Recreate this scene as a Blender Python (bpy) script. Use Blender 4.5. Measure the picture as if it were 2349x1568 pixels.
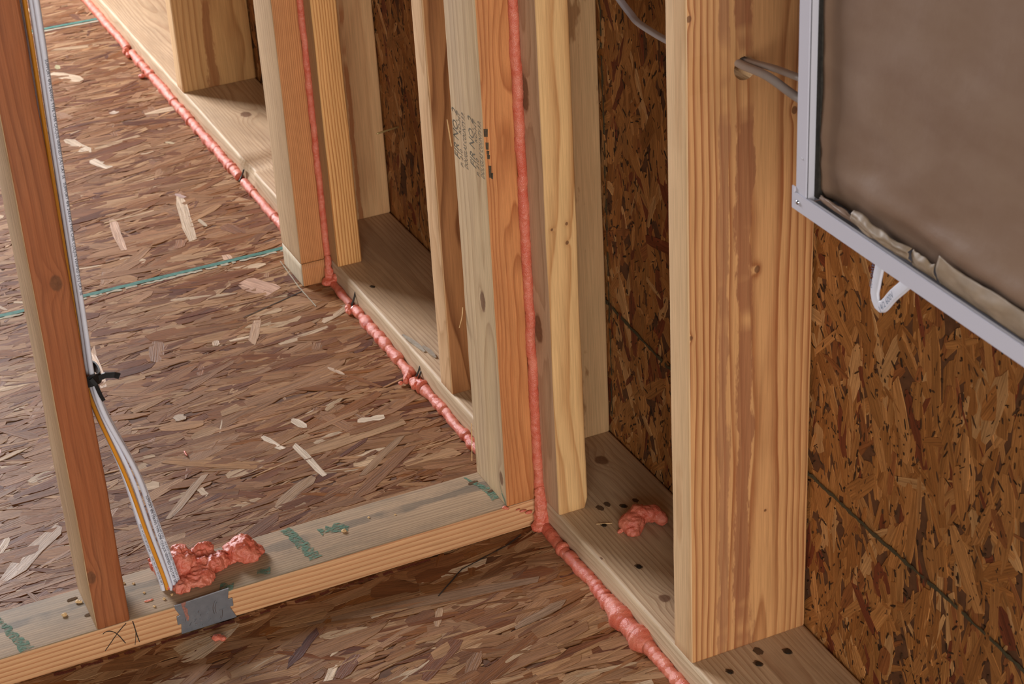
import bpy, bmesh, math, random
import numpy as np
from mathutils import Vector, Matrix, noise as mnoise

rng = np.random.default_rng(7)
random.seed(7)
S = bpy.context.scene
COL = S.collection
for o in list(bpy.data.objects): bpy.data.objects.remove(o)

# ------------------------------------------------------------------ camera, light, exposure
cam_d = bpy.data.cameras.new('camera'); cam = bpy.data.objects.new('camera', cam_d); COL.objects.link(cam)
cam.location = (-0.8075, -1.8202, 1.3545); cam.rotation_euler = (1.0641, 0.0512, -0.4332)
cam_d.sensor_width = 36; cam_d.lens = 36*4562.66/2349; cam_d.clip_start = .02
cam_d.dof.use_dof = True; cam_d.dof.focus_distance = 2.25; cam_d.dof.aperture_fstop = 20
S.camera = cam
W = bpy.data.worlds.new('World'); S.world = W; W.use_nodes = True
W.node_tree.nodes['Background'].inputs[0].default_value = (1.0, .92, .82, 1)
W.node_tree.nodes['Background'].inputs[1].default_value = .07
def area(name, loc, target, sx, sy, power, col):
    d = bpy.data.lights.new(name, 'AREA'); d.shape = 'RECTANGLE'; d.size = sx; d.size_y = sy; d.energy = power; d.color = col
    o = bpy.data.objects.new(name, d); COL.objects.link(o); o.location = loc
    o.rotation_euler = (Vector(target)-Vector(loc)).to_track_quat('-Z', 'Y').to_euler(); return o
area('window_daylight', (-1.35, 3.9, 1.75), (-.1, .8, 0), 1.0, 1.0, 235, (.965, .96, 1.0))
area('far_window_daylight', (-.25, 6.2, 2.9), (-.2, .8, 0), 1.6, 1.6, 60, (.965, .96, 1.0))
area('room_fill_light', (-1.45, -3.8, 1.15), (0, .2, .4), 2.4, 1.6, 114, (1.0, .955, .91))
S.view_settings.view_transform = 'Standard'; S.view_settings.look = 'None'
S.view_settings.exposure = 0.0; S.view_settings.gamma = 1; S.view_settings.use_curve_mapping = False

# ------------------------------------------------------------------ helpers
def lin(c):
    r = []
    for v in c[:3]:
        v = v/255.; r.append(v/12.92 if v <= .04045 else ((v+.055)/1.055)**2.4)
    return tuple(r)+(1,)

class NT:
    def __init__(s, name):
        s.m = bpy.data.materials.new(name); s.m.use_nodes = True; s.t = s.m.node_tree; s.n = s.t.nodes
        s.b = s.n['Principled BSDF']
    def link(s, a, b): s.t.links.new(a, b)
    def new(s, typ, **kw):
        n = s.n.new(typ)
        for k, v in kw.items(): setattr(n, k, v)
        return n
    def put(s, sock, v):
        if isinstance(v, bpy.types.NodeSocket): s.link(v, sock)
        elif v is not None:
            try: sock.default_value = v
            except Exception: sock.default_value = (v, v, v)
    def math(s, op, a, b=None, c=None, clamp=False):
        n = s.new('ShaderNodeMath', operation=op, use_clamp=clamp)
        s.put(n.inputs[0], a)
        if b is not None: s.put(n.inputs[1], b)
        if c is not None: s.put(n.inputs[2], c)
        return n.outputs[0]
    def vmath(s, op, a, b=None):
        n = s.new('ShaderNodeVectorMath', operation=op); s.put(n.inputs[0], a)
        if b is not None: s.put(n.inputs[1], b)
        return n.outputs[1] if op in ('LENGTH', 'DOT_PRODUCT', 'DISTANCE') else n.outputs[0]
    def mapping(s, v, scale=(1, 1, 1), loc=(0, 0, 0), rot=(0, 0, 0)):
        n = s.new('ShaderNodeMapping'); s.put(n.inputs[0], v)
        n.inputs[1].default_value = loc; n.inputs[2].default_value = rot; n.inputs[3].default_value = scale; return n.outputs[0]
    def noise(s, v, scale, detail=2, rough=.5, col=False):
        n = s.new('ShaderNodeTexNoise'); s.put(n.inputs['Vector'], v); n.inputs['Scale'].default_value = scale
        n.inputs['Detail'].default_value = detail; n.inputs['Roughness'].default_value = rough
        return n.outputs[1] if col else n.outputs[0]
    def ramp(s, f, stops, interp='LINEAR'):
        n = s.new('ShaderNodeValToRGB'); s.put(n.inputs[0], f); e = n.color_ramp.elements; n.color_ramp.interpolation = interp
        while len(e) < len(stops): e.new(.5)
        for i, (p, c) in enumerate(stops):
            e[i].position = p; e[i].color = c if isinstance(c, tuple) else (c, c, c, 1)
        return n.outputs[0]
    def mix(s, f, a, b, blend='MIX'):
        n = s.new('ShaderNodeMix', data_type='RGBA', blend_type=blend)
        s.put(n.inputs[0], f); s.put(n.inputs[6], a); s.put(n.inputs[7], b); return n.outputs[2]
    def bump(s, h, strength=.3, dist=.001):
        n = s.new('ShaderNodeBump'); n.inputs['Strength'].default_value = strength; n.inputs['Distance'].default_value = dist
        s.put(n.inputs['Height'], h); s.link(n.outputs[0], s.b.inputs['Normal'])
    def done(s, base, rough=.6, spec=.4, metal=0):
        s.put(s.b.inputs['Base Color'], base); s.put(s.b.inputs['Roughness'], rough)
        s.b.inputs['Specular IOR Level'].default_value = spec; s.b.inputs['Metallic'].default_value = metal
        return s.m

def wood(name, early, late, pith=(.0, .12), freq=260, warp=.004, blot=None, blotamt=.5, knots=(), contrast=1.0,
         rough=.62, spec=.35, stain=None, dirt=None, seed=0.0, resin=None, wave=1.0):
    """softwood: growth rings around an off-centre pith running along local Z"""
    k = NT(name); co = k.new('ShaderNodeTexCoord').outputs['Object']
    p = k.mapping(co, loc=(seed*.37, seed*.21, seed*1.7))
    wn = k.noise(k.mapping(p, scale=(6, 6, 1.1)), 1.6*wave, 3, .5, col=True)
    wv = k.vmath('MULTIPLY', k.vmath('SUBTRACT', wn, (.5, .5, .5)), (warp*9, warp*9, 0))
    q = k.vmath('ADD', k.mapping(co, scale=(1, 1, .012)), wv)
    d = k.vmath('LENGTH', k.vmath('MULTIPLY', k.vmath('SUBTRACT', q, (pith[0], pith[1], 0)), (1, 1, 0)))
    kd = None; kc = None
    for (kx, ky, kz, kr, el) in knots:      # local position, radius, stretch along the grain
        v = k.vmath('MULTIPLY', k.vmath('SUBTRACT', co, (kx, ky, kz)), (1/kr, 1/kr, 1/(kr*el)))
        v = k.vmath('ADD', v, k.vmath('MULTIPLY', k.vmath('SUBTRACT', k.noise(co, 120, 2, col=True), (.5, .5, .5)), (.5, .5, .5)))
        L = k.vmath('LENGTH', v)
        g = k.math('POWER', 2.718, k.math('MULTIPLY', k.math('MULTIPLY', L, L), -.28))
        g = k.math('MULTIPLY', g, kr*.9)
        c = k.ramp(L, [(0, 1.0), (.75, .95), (1.05, 0.)])
        d = k.math('ADD', d, g)
        kc = c if kc is None else k.math('MAXIMUM', kc, c)
    t = k.math('MULTIPLY', d, freq)
    t = k.math('ADD', t, k.math('MULTIPLY', k.noise(k.mapping(p, scale=(30, 30, 2)), 2, 2), .35))
    f = k.math('FRACT', t)
    ring = k.ramp(f, [(0, .0), (.45, .12), (.80, .75), (.9, 1.0), (1.0, .0)])
    fl = k.noise(k.math('FLOOR', t) if False else k.mapping(p, scale=(9, 9, .5)), 4, 2)
    ring = k.math('MULTIPLY', ring, k.math('MULTIPLY_ADD', fl, contrast*1.3, contrast*.3), clamp=True)
    base = k.mix(ring, lin(early), lin(late))
    if blot:
        b = k.ramp(k.noise(k.mapping(p, scale=(5, 5, 1.0)), 3.2, 4, .6), [(.42, 0.), (.62, 1.)])
        base = k.mix(k.math('MULTIPLY', b, blotamt), base, lin(blot))
    if stain:                                # sharp-edged patches of their own, planer-skipped or wet stained wood
        (sc, sx, sz, lo, hi, c, amt) = stain
        b = k.ramp(k.noise(k.mapping(p, scale=(sx, sx, sz)), sc, 5, .65), [(lo, 0.), (hi, 1.)])
        base = k.mix(k.math('MULTIPLY', b, amt), base, lin(c))
    if resin:                                # (x centre, half width, colour): a band of darker wood along the board
        sep = k.new('ShaderNodeSeparateXYZ'); k.link(co, sep.inputs[0])
        for (cx, hw, axis, c, amt) in resin:
            xx = k.math('ADD', sep.outputs[axis], k.math('MULTIPLY', k.math('SUBTRACT', k.noise(k.mapping(p, scale=(40, 40, 9)), 1, 5, .7), .5), hw*4.2))
            a = k.math('ABSOLUTE', k.math('SUBTRACT', xx, cx))
            b = k.ramp(k.math('DIVIDE', a, hw*2), [(.40, 1.), (.52, 0.)])
            gate = k.ramp(k.noise(k.mapping(p, scale=(2, 2, 5)), 1.7, 3, .6), [(.40, 0.), (.47, 1.)])
            base = k.mix(k.math('MULTIPLY', k.math('MULTIPLY', b, gate), amt), base, lin(c))
    fib = k.noise(k.mapping(p, scale=(700, 700, 16)), 1.0, 3, .6)
    base = k.mix(1.0, base, k.ramp(fib, [(.25, (.80, .79, .77, 1)), (.7, (1.12, 1.12, 1.12, 1))]), 'MULTIPLY')
    if dirt:
        dn = k.ramp(k.noise(k.mapping(p, scale=(14, 14, 4)), 2.2, 6, .7), [(.45, 0.), (.75, 1.)])
        base = k.mix(k.math('MULTIPLY', dn, dirt[1]), base, lin(dirt[0]))
        sp = k.ramp(k.noise(co, 420, 2, .6), [(.66, 0.), (.72, 1.)])
        base = k.mix(k.math('MULTIPLY', sp, dirt[1]*.7), base, lin(tuple(int(x*1.3) for x in dirt[0])))
    if kc is not None:
        base = k.mix(k.math('MULTIPLY', kc, .85), base, k.mix(k.noise(co, 260, 3), lin((70, 40, 22)), lin((128, 82, 50))))
    k.bump(k.math('ADD', k.math('MULTIPLY', fib, .7), k.math('MULTIPLY', ring, -.5)), .35, .0006)
    return k.done(base, rough, spec)

def plain(name, c, rough=.5, spec=.5, metal=0, var=0.0, vs=60, bump=0, bs=300):
    k = NT(name); co = k.new('ShaderNodeTexCoord').outputs['Object']
    base = lin(c)
    if var:
        base = k.mix(1.0, base, k.ramp(k.noise(co, vs, 4, .6), [(.3, (1-var, 1-var, 1-var, 1)), (.7, (1+var*.6,)*3+(1,))]), 'MULTIPLY')
    if bump: k.bump(k.noise(co, bs, 3, .6), bump, .001)
    return k.done(base, rough, spec, metal)

def tag(o, label=None, cat=None, group=None, kind=None):
    if label: o['label'] = label
    if cat: o['category'] = cat
    if group: o['group'] = group
    if kind: o['kind'] = kind
    return o

def mesh(name, v, f, mats, parent=None, loc=None, smooth=False, mi=None):
    me = bpy.data.meshes.new(name); me.from_pydata([tuple(map(float, p)) for p in v], [], [tuple(map(int, q)) for q in f]); me.update()
    for m in (mats if isinstance(mats, (list, tuple)) else [mats]): me.materials.append(m)
    if mi is not None: me.polygons.foreach_set('material_index', np.array(mi, dtype=np.int32))
    if smooth: me.polygons.foreach_set('use_smooth', np.ones(len(me.polygons), dtype=bool))
    o = bpy.data.objects.new(name, me); COL.objects.link(o)
    if parent: o.parent = parent
    if loc is not None: o.location = loc
    return o

def empty(name, loc=(0, 0, 0)):
    o = bpy.data.objects.new(name, None); COL.objects.link(o); o.location = loc; o.empty_display_size = .05; return o

def box(name, lo, hi, mat, parent=None, bev=0.0):
    x0, y0, z0 = lo; x1, y1, z1 = hi
    c = Vector(((x0+x1)/2, (y0+y1)/2, (z0+z1)/2)); bm = bmesh.new(); bmesh.ops.create_cube(bm, size=1)
    bmesh.ops.scale(bm, vec=(x1-x0, y1-y0, z1-z0), verts=bm.verts)
    if bev: bmesh.ops.bevel(bm, geom=bm.edges[:], offset=bev, segments=2, affect='EDGES')
    me = bpy.data.meshes.new(name); bm.to_mesh(me); bm.free(); me.materials.append(mat)
    o = bpy.data.objects.new(name, me); COL.objects.link(o); o.location = c
    if parent: o.parent = parent; o.location = c-parent.matrix_world.translation if False else c-Vector(parent.location)
    return o

def board(name, w, d, L, mats, loc, axis='Z', r=.003, wob=.0005, seed=0, fine=(0., 1.0), wane=None, lean=(0, 0)):
    """lumber: rounded-rectangle section w (local x) by d (local y), length L along local z.
    mats: one material, or [-x, +x, -y, +y, ends]. Origin at centre of the bottom end."""
    seg = 4; ring = []; side = []
    cs = [(w/2-r, d/2-r, 0), (-w/2+r, d/2-r, 90), (-w/2+r, -d/2+r, 180), (w/2-r, -d/2+r, 270)]
    for cx, cy, a0 in cs:
        for i in range(seg+1):
            a = math.radians(a0+90*i/seg); ring.append((cx+r*math.cos(a), cy+r*math.sin(a), math.cos(a), math.sin(a)))
    # extra points along the flats so the wobble has something to move
    n = len(ring)
    zs = [0.0, .0015]; z = .0015
    a, b = fine
    while z < L:
        z += .012 if a <= z <= b else .12
        zs.append(min(z, L))
    V = []; F = []; MI = []
    for zi, zz in enumerate(zs):
        for j, (x, y, nx, ny) in enumerate(ring):
            q = mnoise.noise(Vector((x*25+seed*3.1, y*25+seed, zz*9)))*wob+mnoise.noise(Vector((x*60+seed, y*60, zz*45+seed)))*wob*.35
            s = 1.0 if zi > 0 else 0.985
            X = x*s+nx*q; Y = y*s+ny*q
            if wane: X, Y = wane(X, Y, zz)
            V.append((X+lean[0]*zz, Y+lean[1]*zz, zz))
    def sidx(j):
        x = (ring[j][0]+ring[(j+1) % n][0])/2; y = (ring[j][1]+ring[(j+1) % n][1])/2
        if abs(x)/w > abs(y)/d: return 0 if x < 0 else 1
        return 2 if y < 0 else 3
    sm = [sidx(j) for j in range(n)]
    for i in range(len(zs)-1):
        for j in range(n):
            F.append((i*n+j, i*n+(j+1) % n, (i+1)*n+(j+1) % n, (i+1)*n+j)); MI.append(sm[j])
    F.append(tuple(range(n-1, -1, -1))); MI.append(4)
    F.append(tuple((len(zs)-1)*n+j for j in range(n))); MI.append(4)
    if not isinstance(mats, (list, tuple)): mats = [mats]*5
    uniq = []; 
    for m in mats:
        if m not in uniq: uniq.append(m)
    MI = [uniq.index(mats[i]) for i in MI]
    o = mesh(name, V, F, uniq, smooth=True, mi=MI)
    o.location = loc
    if axis == 'Y': o.rotation_euler = (-math.pi/2, 0, 0)
    if axis == 'X': o.rotation_euler = (0, math.pi/2, 0)
    # flat shading for the faces, smooth for the rounded arrises: mark by angle
    me = o.data
    sh = np.ones(len(me.polygons), dtype=bool); sh[-2:] = False
    me.polygons.foreach_set('use_smooth', sh)
    return o

# tube along a path: pts Nx3, radii function
def sweep(pts, sect_fn, up=Vector((0, 0, 1)), closed_ends=True):
    """sect_fn(i,t)-> list of (a,b) offsets in side/up frame. returns V,F"""
    P = [Vector(p) for p in pts]; n = len(P); V = []; F = []; m = None; arc = 0
    for i, p in enumerate(P):
        t = (P[min(i+1, n-1)]-P[max(i-1, 0)]).normalized()
        s = t.cross(up); s = s.normalized() if s.length > 1e-6 else Vector((1, 0, 0)); u = s.cross(t).normalized()
        if i: arc += (p-P[i-1]).length
        sec = sect_fn(i, arc); m = len(sec)
        for a, b in sec: V.append(p+s*a+u*b)
    for i in range(n-1):
        for j in range(m):
            F.append((i*m+j, i*m+(j+1) % m, (i+1)*m+(j+1) % m, (i+1)*m+j))
    if closed_ends:
        F.append(tuple(range(m-1, -1, -1))); F.append(tuple((n-1)*m+j for j in range(m)))
    return V, F

def catmull(cp, step):
    cp = [Vector(c) for c in cp]; out = []
    c = [cp[0]*2-cp[1]]+cp+[cp[-1]*2-cp[-2]]
    for i in range(1, len(c)-2):
        L = (c[i+1]-c[i]).length; n = max(2, int(L/step))
        for k in range(n):
            t = k/n; a, b, d, e = c[i-1], c[i], c[i+1], c[i+2]
            out.append(.5*((2*b)+(-a+d)*t+(2*a-5*b+4*d-e)*t*t+(-a+3*b-3*d+e)*t**3))
    out.append(cp[-1]); return out

def text_mesh(body, size, shear=0.0):
    c = bpy.data.curves.new('t', 'FONT'); c.body = body; c.size = size; c.shear = shear; c.resolution_u = 2
    o = bpy.data.objects.new('t', c); COL.objects.link(o); dg = bpy.context.evaluated_depsgraph_get(); dg.update()
    me = bpy.data.meshes.new_from_object(o.evaluated_get(dg)); bpy.data.objects.remove(o)
    V = [v.co.copy() for v in me.vertices]; F = [tuple(p.vertices) for p in me.polygons]; bpy.data.meshes.remove(me)
    return V, F

# ------------------------------------------------------------------ materials
T = .038; P = .089; D = .140
M = {}
M['base_osb'] = plain('osb_core', (96, 62, 38), .7, .3, var=.3, vs=90)
def osb_mat(name, rough, spec, bump, pinkish=1.0):
    k = NT(name)
    a = k.new('ShaderNodeVertexColor'); a.layer_name = 'Col'
    uv = k.new('ShaderNodeUVMap').outputs[0]
    g1 = k.noise(k.mapping(uv, scale=(22, 520, 1)), 1.0, 4, .65)
    g2 = k.noise(k.mapping(uv, scale=(6, 110, 1)), 1.0, 2, .5)
    c = k.mix(1.0, a.outputs[0], k.ramp(g1, [(.28, (.52, .47, .42, 1)), (.66, (1.24, 1.24, 1.24, 1))]), 'MULTIPLY')
    c = k.mix(1.0, c, k.ramp(g2, [(.3, (.80, .77, .72, 1)), (.7, (1.12, 1.12, 1.12, 1))]), 'MULTIPLY')
    co = k.new('ShaderNodeTexCoord').outputs['Object']
    fl = k.ramp(k.noise(co, 330, 2, .6), [(.66, 0.), (.72, 1.)])
    c = k.mix(k.math('MULTIPLY', fl, .45), c, lin((58, 34, 18)))
    k.bump(g1, bump, .0008)
    r = k.ramp(k.noise(k.mapping(uv, scale=(5, 60, 1)), 1, 3), [(.3, rough-.10), (.7, rough+.12)])
    return k.done(c, r, spec)
M['osb_floor'] = osb_mat('osb_floor_strands', .46, .24, .9)
M['osb_wall'] = osb_mat('osb_wall_strands', .55, .3, .5)

M['plate_ext'] = wood('plate_pine', (196, 168, 134), (164, 130, 98), pith=(.01, -.05), freq=210, warp=.004, blot=(172, 140, 104), blotamt=.5,
    contrast=.9, seed=1.3, dirt=((100, 76, 56), .25), knots=[(.0284, -.019, 1.3869, .0095, 1.3), (-.0396, -.019, 1.101, .0070, 1.2), (-.0668, -.019, 1.203, .0028, 1.2), (-.002, -.019, 2.694, .011, 1.3)])
M['plate_side'] = wood('plate_pine_edge', (204, 180, 148), (176, 146, 112), pith=(.06, .03), freq=330, contrast=.6, seed=1.3, dirt=((90, 72, 56), .2))
M['part_top'] = wood('weathered_plate_top', (176, 148, 116), (132, 104, 78), pith=(.02, .14), freq=240, contrast=.7, seed=4, blot=(136, 122, 98), blotamt=.5,
    dirt=((74, 70, 62), .55), resin=[(.012, .007, 1, (92, 84, 72), .55)])
M['part_front'] = wood('plate_fresh_edge', (212, 164, 118), (178, 120, 78), pith=(-.075, -.045), freq=150, contrast=1.0, seed=5, warp=.0030, wave=.6)
M['stamp_side'] = wood('stud_pale_lit_side', (206, 178, 138), (176, 144, 106), pith=(.05, -.02), freq=150, contrast=.8, seed=8, blot=(176, 150, 122), blotamt=.45,
    knots=[(-.019, -.012, .262, .008, 1.9), (-.019, -.034, .035, .006, 1.8)])  # cool window light on the room side put into the paler colour
M['stamp_front'] = wood('stud_orange_edge', (208, 142, 88), (164, 96, 52), pith=(.03, .02), freq=430, contrast=.9, seed=9, blot=(186, 116, 66), blotamt=.5, dirt=((130, 80, 44), .3))  # warm bounce light on this face put into the orange
M['flat_side'] = wood('flat_stud_side', (200, 164, 130), (168, 130, 98), pith=(.11, .0), freq=130, contrast=.7, seed=11, wave=1.5,
    knots=[(-.019, -.035, .235, .012, 1.8), (-.019, -.03, .52, .012, 2.2)])
M['flat_front'] = wood('flat_stud_edge', (222, 180, 124), (186, 134, 82), pith=(-.09, .09), freq=115, contrast=.9, seed=12, warp=.0035,
    knots=[(.006, -.07, .375, .0022, 1.2), (.006, -.07, .352, .0025, 1.2), (-.012, -.07, .372, .002, 1.1)])
M['back_near'] = wood('pale_fir', (216, 176, 128), (196, 148, 100), pith=(.02, -.4), freq=34, contrast=.35, seed=15, stain=(2.3, 8, 2.6, .56, .60, (156, 112, 70), .8), blot=(198, 172, 128), blotamt=.3)
M['s3_edge'] = wood('fine_edge', (216, 178, 134), (186, 144, 100), pith=(.09, .01), freq=420, contrast=.7, seed=17)
M['s3_face'] = wood('cathedral_face', (176, 126, 82), (122, 76, 42), pith=(-.01, .10), freq=110, contrast=1.0, seed=18, warp=.006)
M['stub'] = wood('stub_end', (205, 190, 162), (180, 158, 128), pith=(.05, .0), freq=200, contrast=.5, seed=20, dirt=((90, 90, 92), .35))
M['far_side'] = wood('weathered_lit_side', (196, 166, 128), (164, 130, 94), pith=(.09, .06), freq=320, contrast=.7, seed=22, dirt=((100, 80, 62), .25))  # pale tone includes the window light falling on this side
M['far_front'] = wood('far_orange_edge', (206, 146, 94), (160, 100, 58), pith=(-.10, -.03), freq=380, contrast=.9, seed=23)
M['s5_side'] = wood('s5_side', (178, 140, 98), (148, 108, 70), pith=(.08, .02), freq=300, contrast=.6, seed=25)
M['s5_front'] = wood('striped_fir_edge', (232, 180, 116), (184, 122, 66), pith=(-.13, -.07), freq=230, contrast=1.2, seed=26, warp=.0022)
M['s5b'] = wood('pale_pine_face', (222, 180, 130), (190, 138, 92), pith=(.03, -.30), freq=60, contrast=.45, seed=28, resin=[(.02, .0035, 0, (176, 112, 66), .8), (-.02, .003, 0, (176, 112, 66), .7)])
M['s4_face'] = wood('s4_face', (196, 156, 104), (158, 112, 66), pith=(.02, -.12), freq=200, contrast=.8, seed=30, resin=[(-.01, .010, 0, (140, 88, 50), .7)], knots=[(.043, -.019, .27, .009, 1)])
M['s4_edge'] = wood('s4_edge', (222, 186, 140), (196, 154, 106), pith=(.09, .0), freq=300, contrast=.6, seed=31)
M['s1_face'] = wood('douglas_fir_face', (204, 152, 100), (150, 90, 50), pith=(.012, -.060), freq=170, contrast=1.15, seed=33, warp=.0030, wave=.9,
    blot=(196, 146, 94), blotamt=.4, resin=[(-.010, .010, 0, (146, 92, 60), .8), (-.032, .006, 0, (152, 102, 70), .65)],
    knots=[(.006, -.019, .445, .0035, 1.3), (.044, -.019, .60, .0035, 1.3), (-.066, -.019, .71, .003, 1.3), (-.067, -.019, .39, .0025, 1.2), (.018, -.019, .165, .0018, 1)])
M['s1_edge'] = wood('douglas_fir_edge', (218, 182, 138), (194, 152, 108), pith=(.12, .0), freq=420, contrast=.6, seed=34, warp=.001)  # paler than the face: window light put into the colour
M['left_front'] = wood('cedar_brown_edge', (158, 96, 58), (116, 64, 36), pith=(.05, .07), freq=210, contrast=.7, seed=36, blot=(154, 84, 44), blotamt=.6,
    knots=[(.005, -.044, .425, .007, 1.5), (-.015, -.044, .070, .006, 1.5)])
M['left_side'] = wood('weathered_lit_cream_side', (206, 172, 132), (172, 134, 96), pith=(.07, .02), freq=300, contrast=.7, seed=37, dirt=((120, 92, 66), .25))  # cream tone has the window light on this side painted in
M['end'] = wood('end_grain', (190, 148, 104), (150, 104, 64), freq=300, seed=3)

def sealant_mat():
    k = NT('sealant_foam'); co = k.new('ShaderNodeTexCoord').outputs['Object']
    c = k.mix(k.ramp(k.noise(co, 70, 4, .6), [(.35, 0.), (.65, 1.)]), lin((204, 96, 72)), lin((218, 128, 102)))
    pr = k.ramp(k.noise(co, 900, 2, .6), [(.30, 1.), (.36, 0.)])
    c = k.mix(k.math('MULTIPLY', pr, .5), c, lin((150, 40, 24)))
    k.bump(k.math('ADD', k.noise(co, 220, 4, .65), k.math('MULTIPLY', k.noise(co, 900, 3, .7), .35)), .8, .0018)
    k.b.inputs['Subsurface Weight'].default_value = .12
    k.b.inputs['Subsurface Radius'].default_value = (.004, .0015, .001)
    return k.done(c, .22, .6)
M['foam'] = sealant_mat()
M['steel'] = plain('galvanised_steel', (140, 142, 147), .40, .6, metal=.55, var=.12, vs=120, bump=.15, bs=200)
M['steel_bright'] = plain('bright_steel', (210, 212, 218), .25, .5, metal=1.0)
M['nail'] = plain('dark_nail', (62, 60, 56), .45, .5, metal=.8, var=.3, vs=300)
M['brass'] = plain('coated_nail', (200, 178, 120), .35, .6, metal=.5)
M['cable'] = plain('cable_jacket', (216, 217, 226), .42, .45, var=.05)
M['cable_gray'] = plain('grey_cable_jacket', (182, 172, 164), .5, .4, var=.05)
M['cable_yellow'] = plain('yellow_cable_jacket', (214, 142, 40), .42, .45, var=.05)
M['ink'] = plain('black_ink', (70, 72, 82), .7, .2)
M['stampink'] = plain('stamp_ink', (112, 104, 88), .8, .2, var=.5, vs=700)
M['stampink_dark'] = plain('stamp_ink_dark', (84, 72, 56), .8, .2, var=.4, vs=700)
M['blueink'] = plain('blue_ink', (92, 108, 132), .7, .2)
M['black'] = plain('black_plastic', (14, 14, 15), .4, .5)
M['frame'] = plain('white_powder_coat', (198, 196, 206), .38, .4)
M['frame_in'] = plain('white_box_interior', (190, 188, 196), .45, .4)
M['gap_shade'] = plain('dark_gap_shade', (52, 48, 42), .8, .2, var=.4, vs=200)  # shade of the open gap beside the liner, as a dark colour
def card_mat():
    k = NT('kraft_paper'); co = k.new('ShaderNodeTexCoord').outputs['Object']
    c = k.mix(k.noise(k.mapping(co, scale=(1, 1, 3)), 9, 4, .6), lin((118, 90, 72)), lin((142, 118, 98)))
    k.bump(k.noise(co, 40, 4, .55), .25, .003)
    return k.done(c, .5, .4)
M['card'] = card_mat()
M['paper'] = plain('tan_paper_tape', (146, 126, 104), .55, .3, var=.15, vs=60, bump=.15, bs=60)
M['green'] = plain('green_edge_paint', (70, 118, 106), .7, .3, var=.35, vs=160)
M['palestrip'] = plain('pale_joint_edge', (168, 160, 140), .8, .2, var=.25, vs=200)
def ink(name, c, thr, sc=260):
    k = NT(name); co = k.new('ShaderNodeTexCoord').outputs['Object']
    a = k.ramp(k.noise(k.mapping(co, scale=(1, 2.5, 2.5)), sc, 4, .7), [(thr-.08, 0.), (thr+.12, .85)])
    k.put(k.b.inputs['Alpha'], a); return k.done(lin(c), .75, .2)
M['teal'] = ink('teal_marker', (104, 138, 118), .49, 190)
M['red'] = ink('red_chalk', (104, 52, 40), .42)
M['dark'] = plain('dark_pencil', (52, 46, 42), .8, .2, var=.3, vs=200)
M['olive'] = ink('olive_marker', (78, 72, 52), .36)
M['chip'] = plain('wood_chip', (214, 178, 128), .7, .3, var=.2, vs=200)
M['greychip'] = plain('grey_splinter', (176, 166, 150), .7, .3, var=.2, vs=200)
M['pit'] = plain('dark_pit', (96, 74, 54), .9, .1, var=.3, vs=300)

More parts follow.
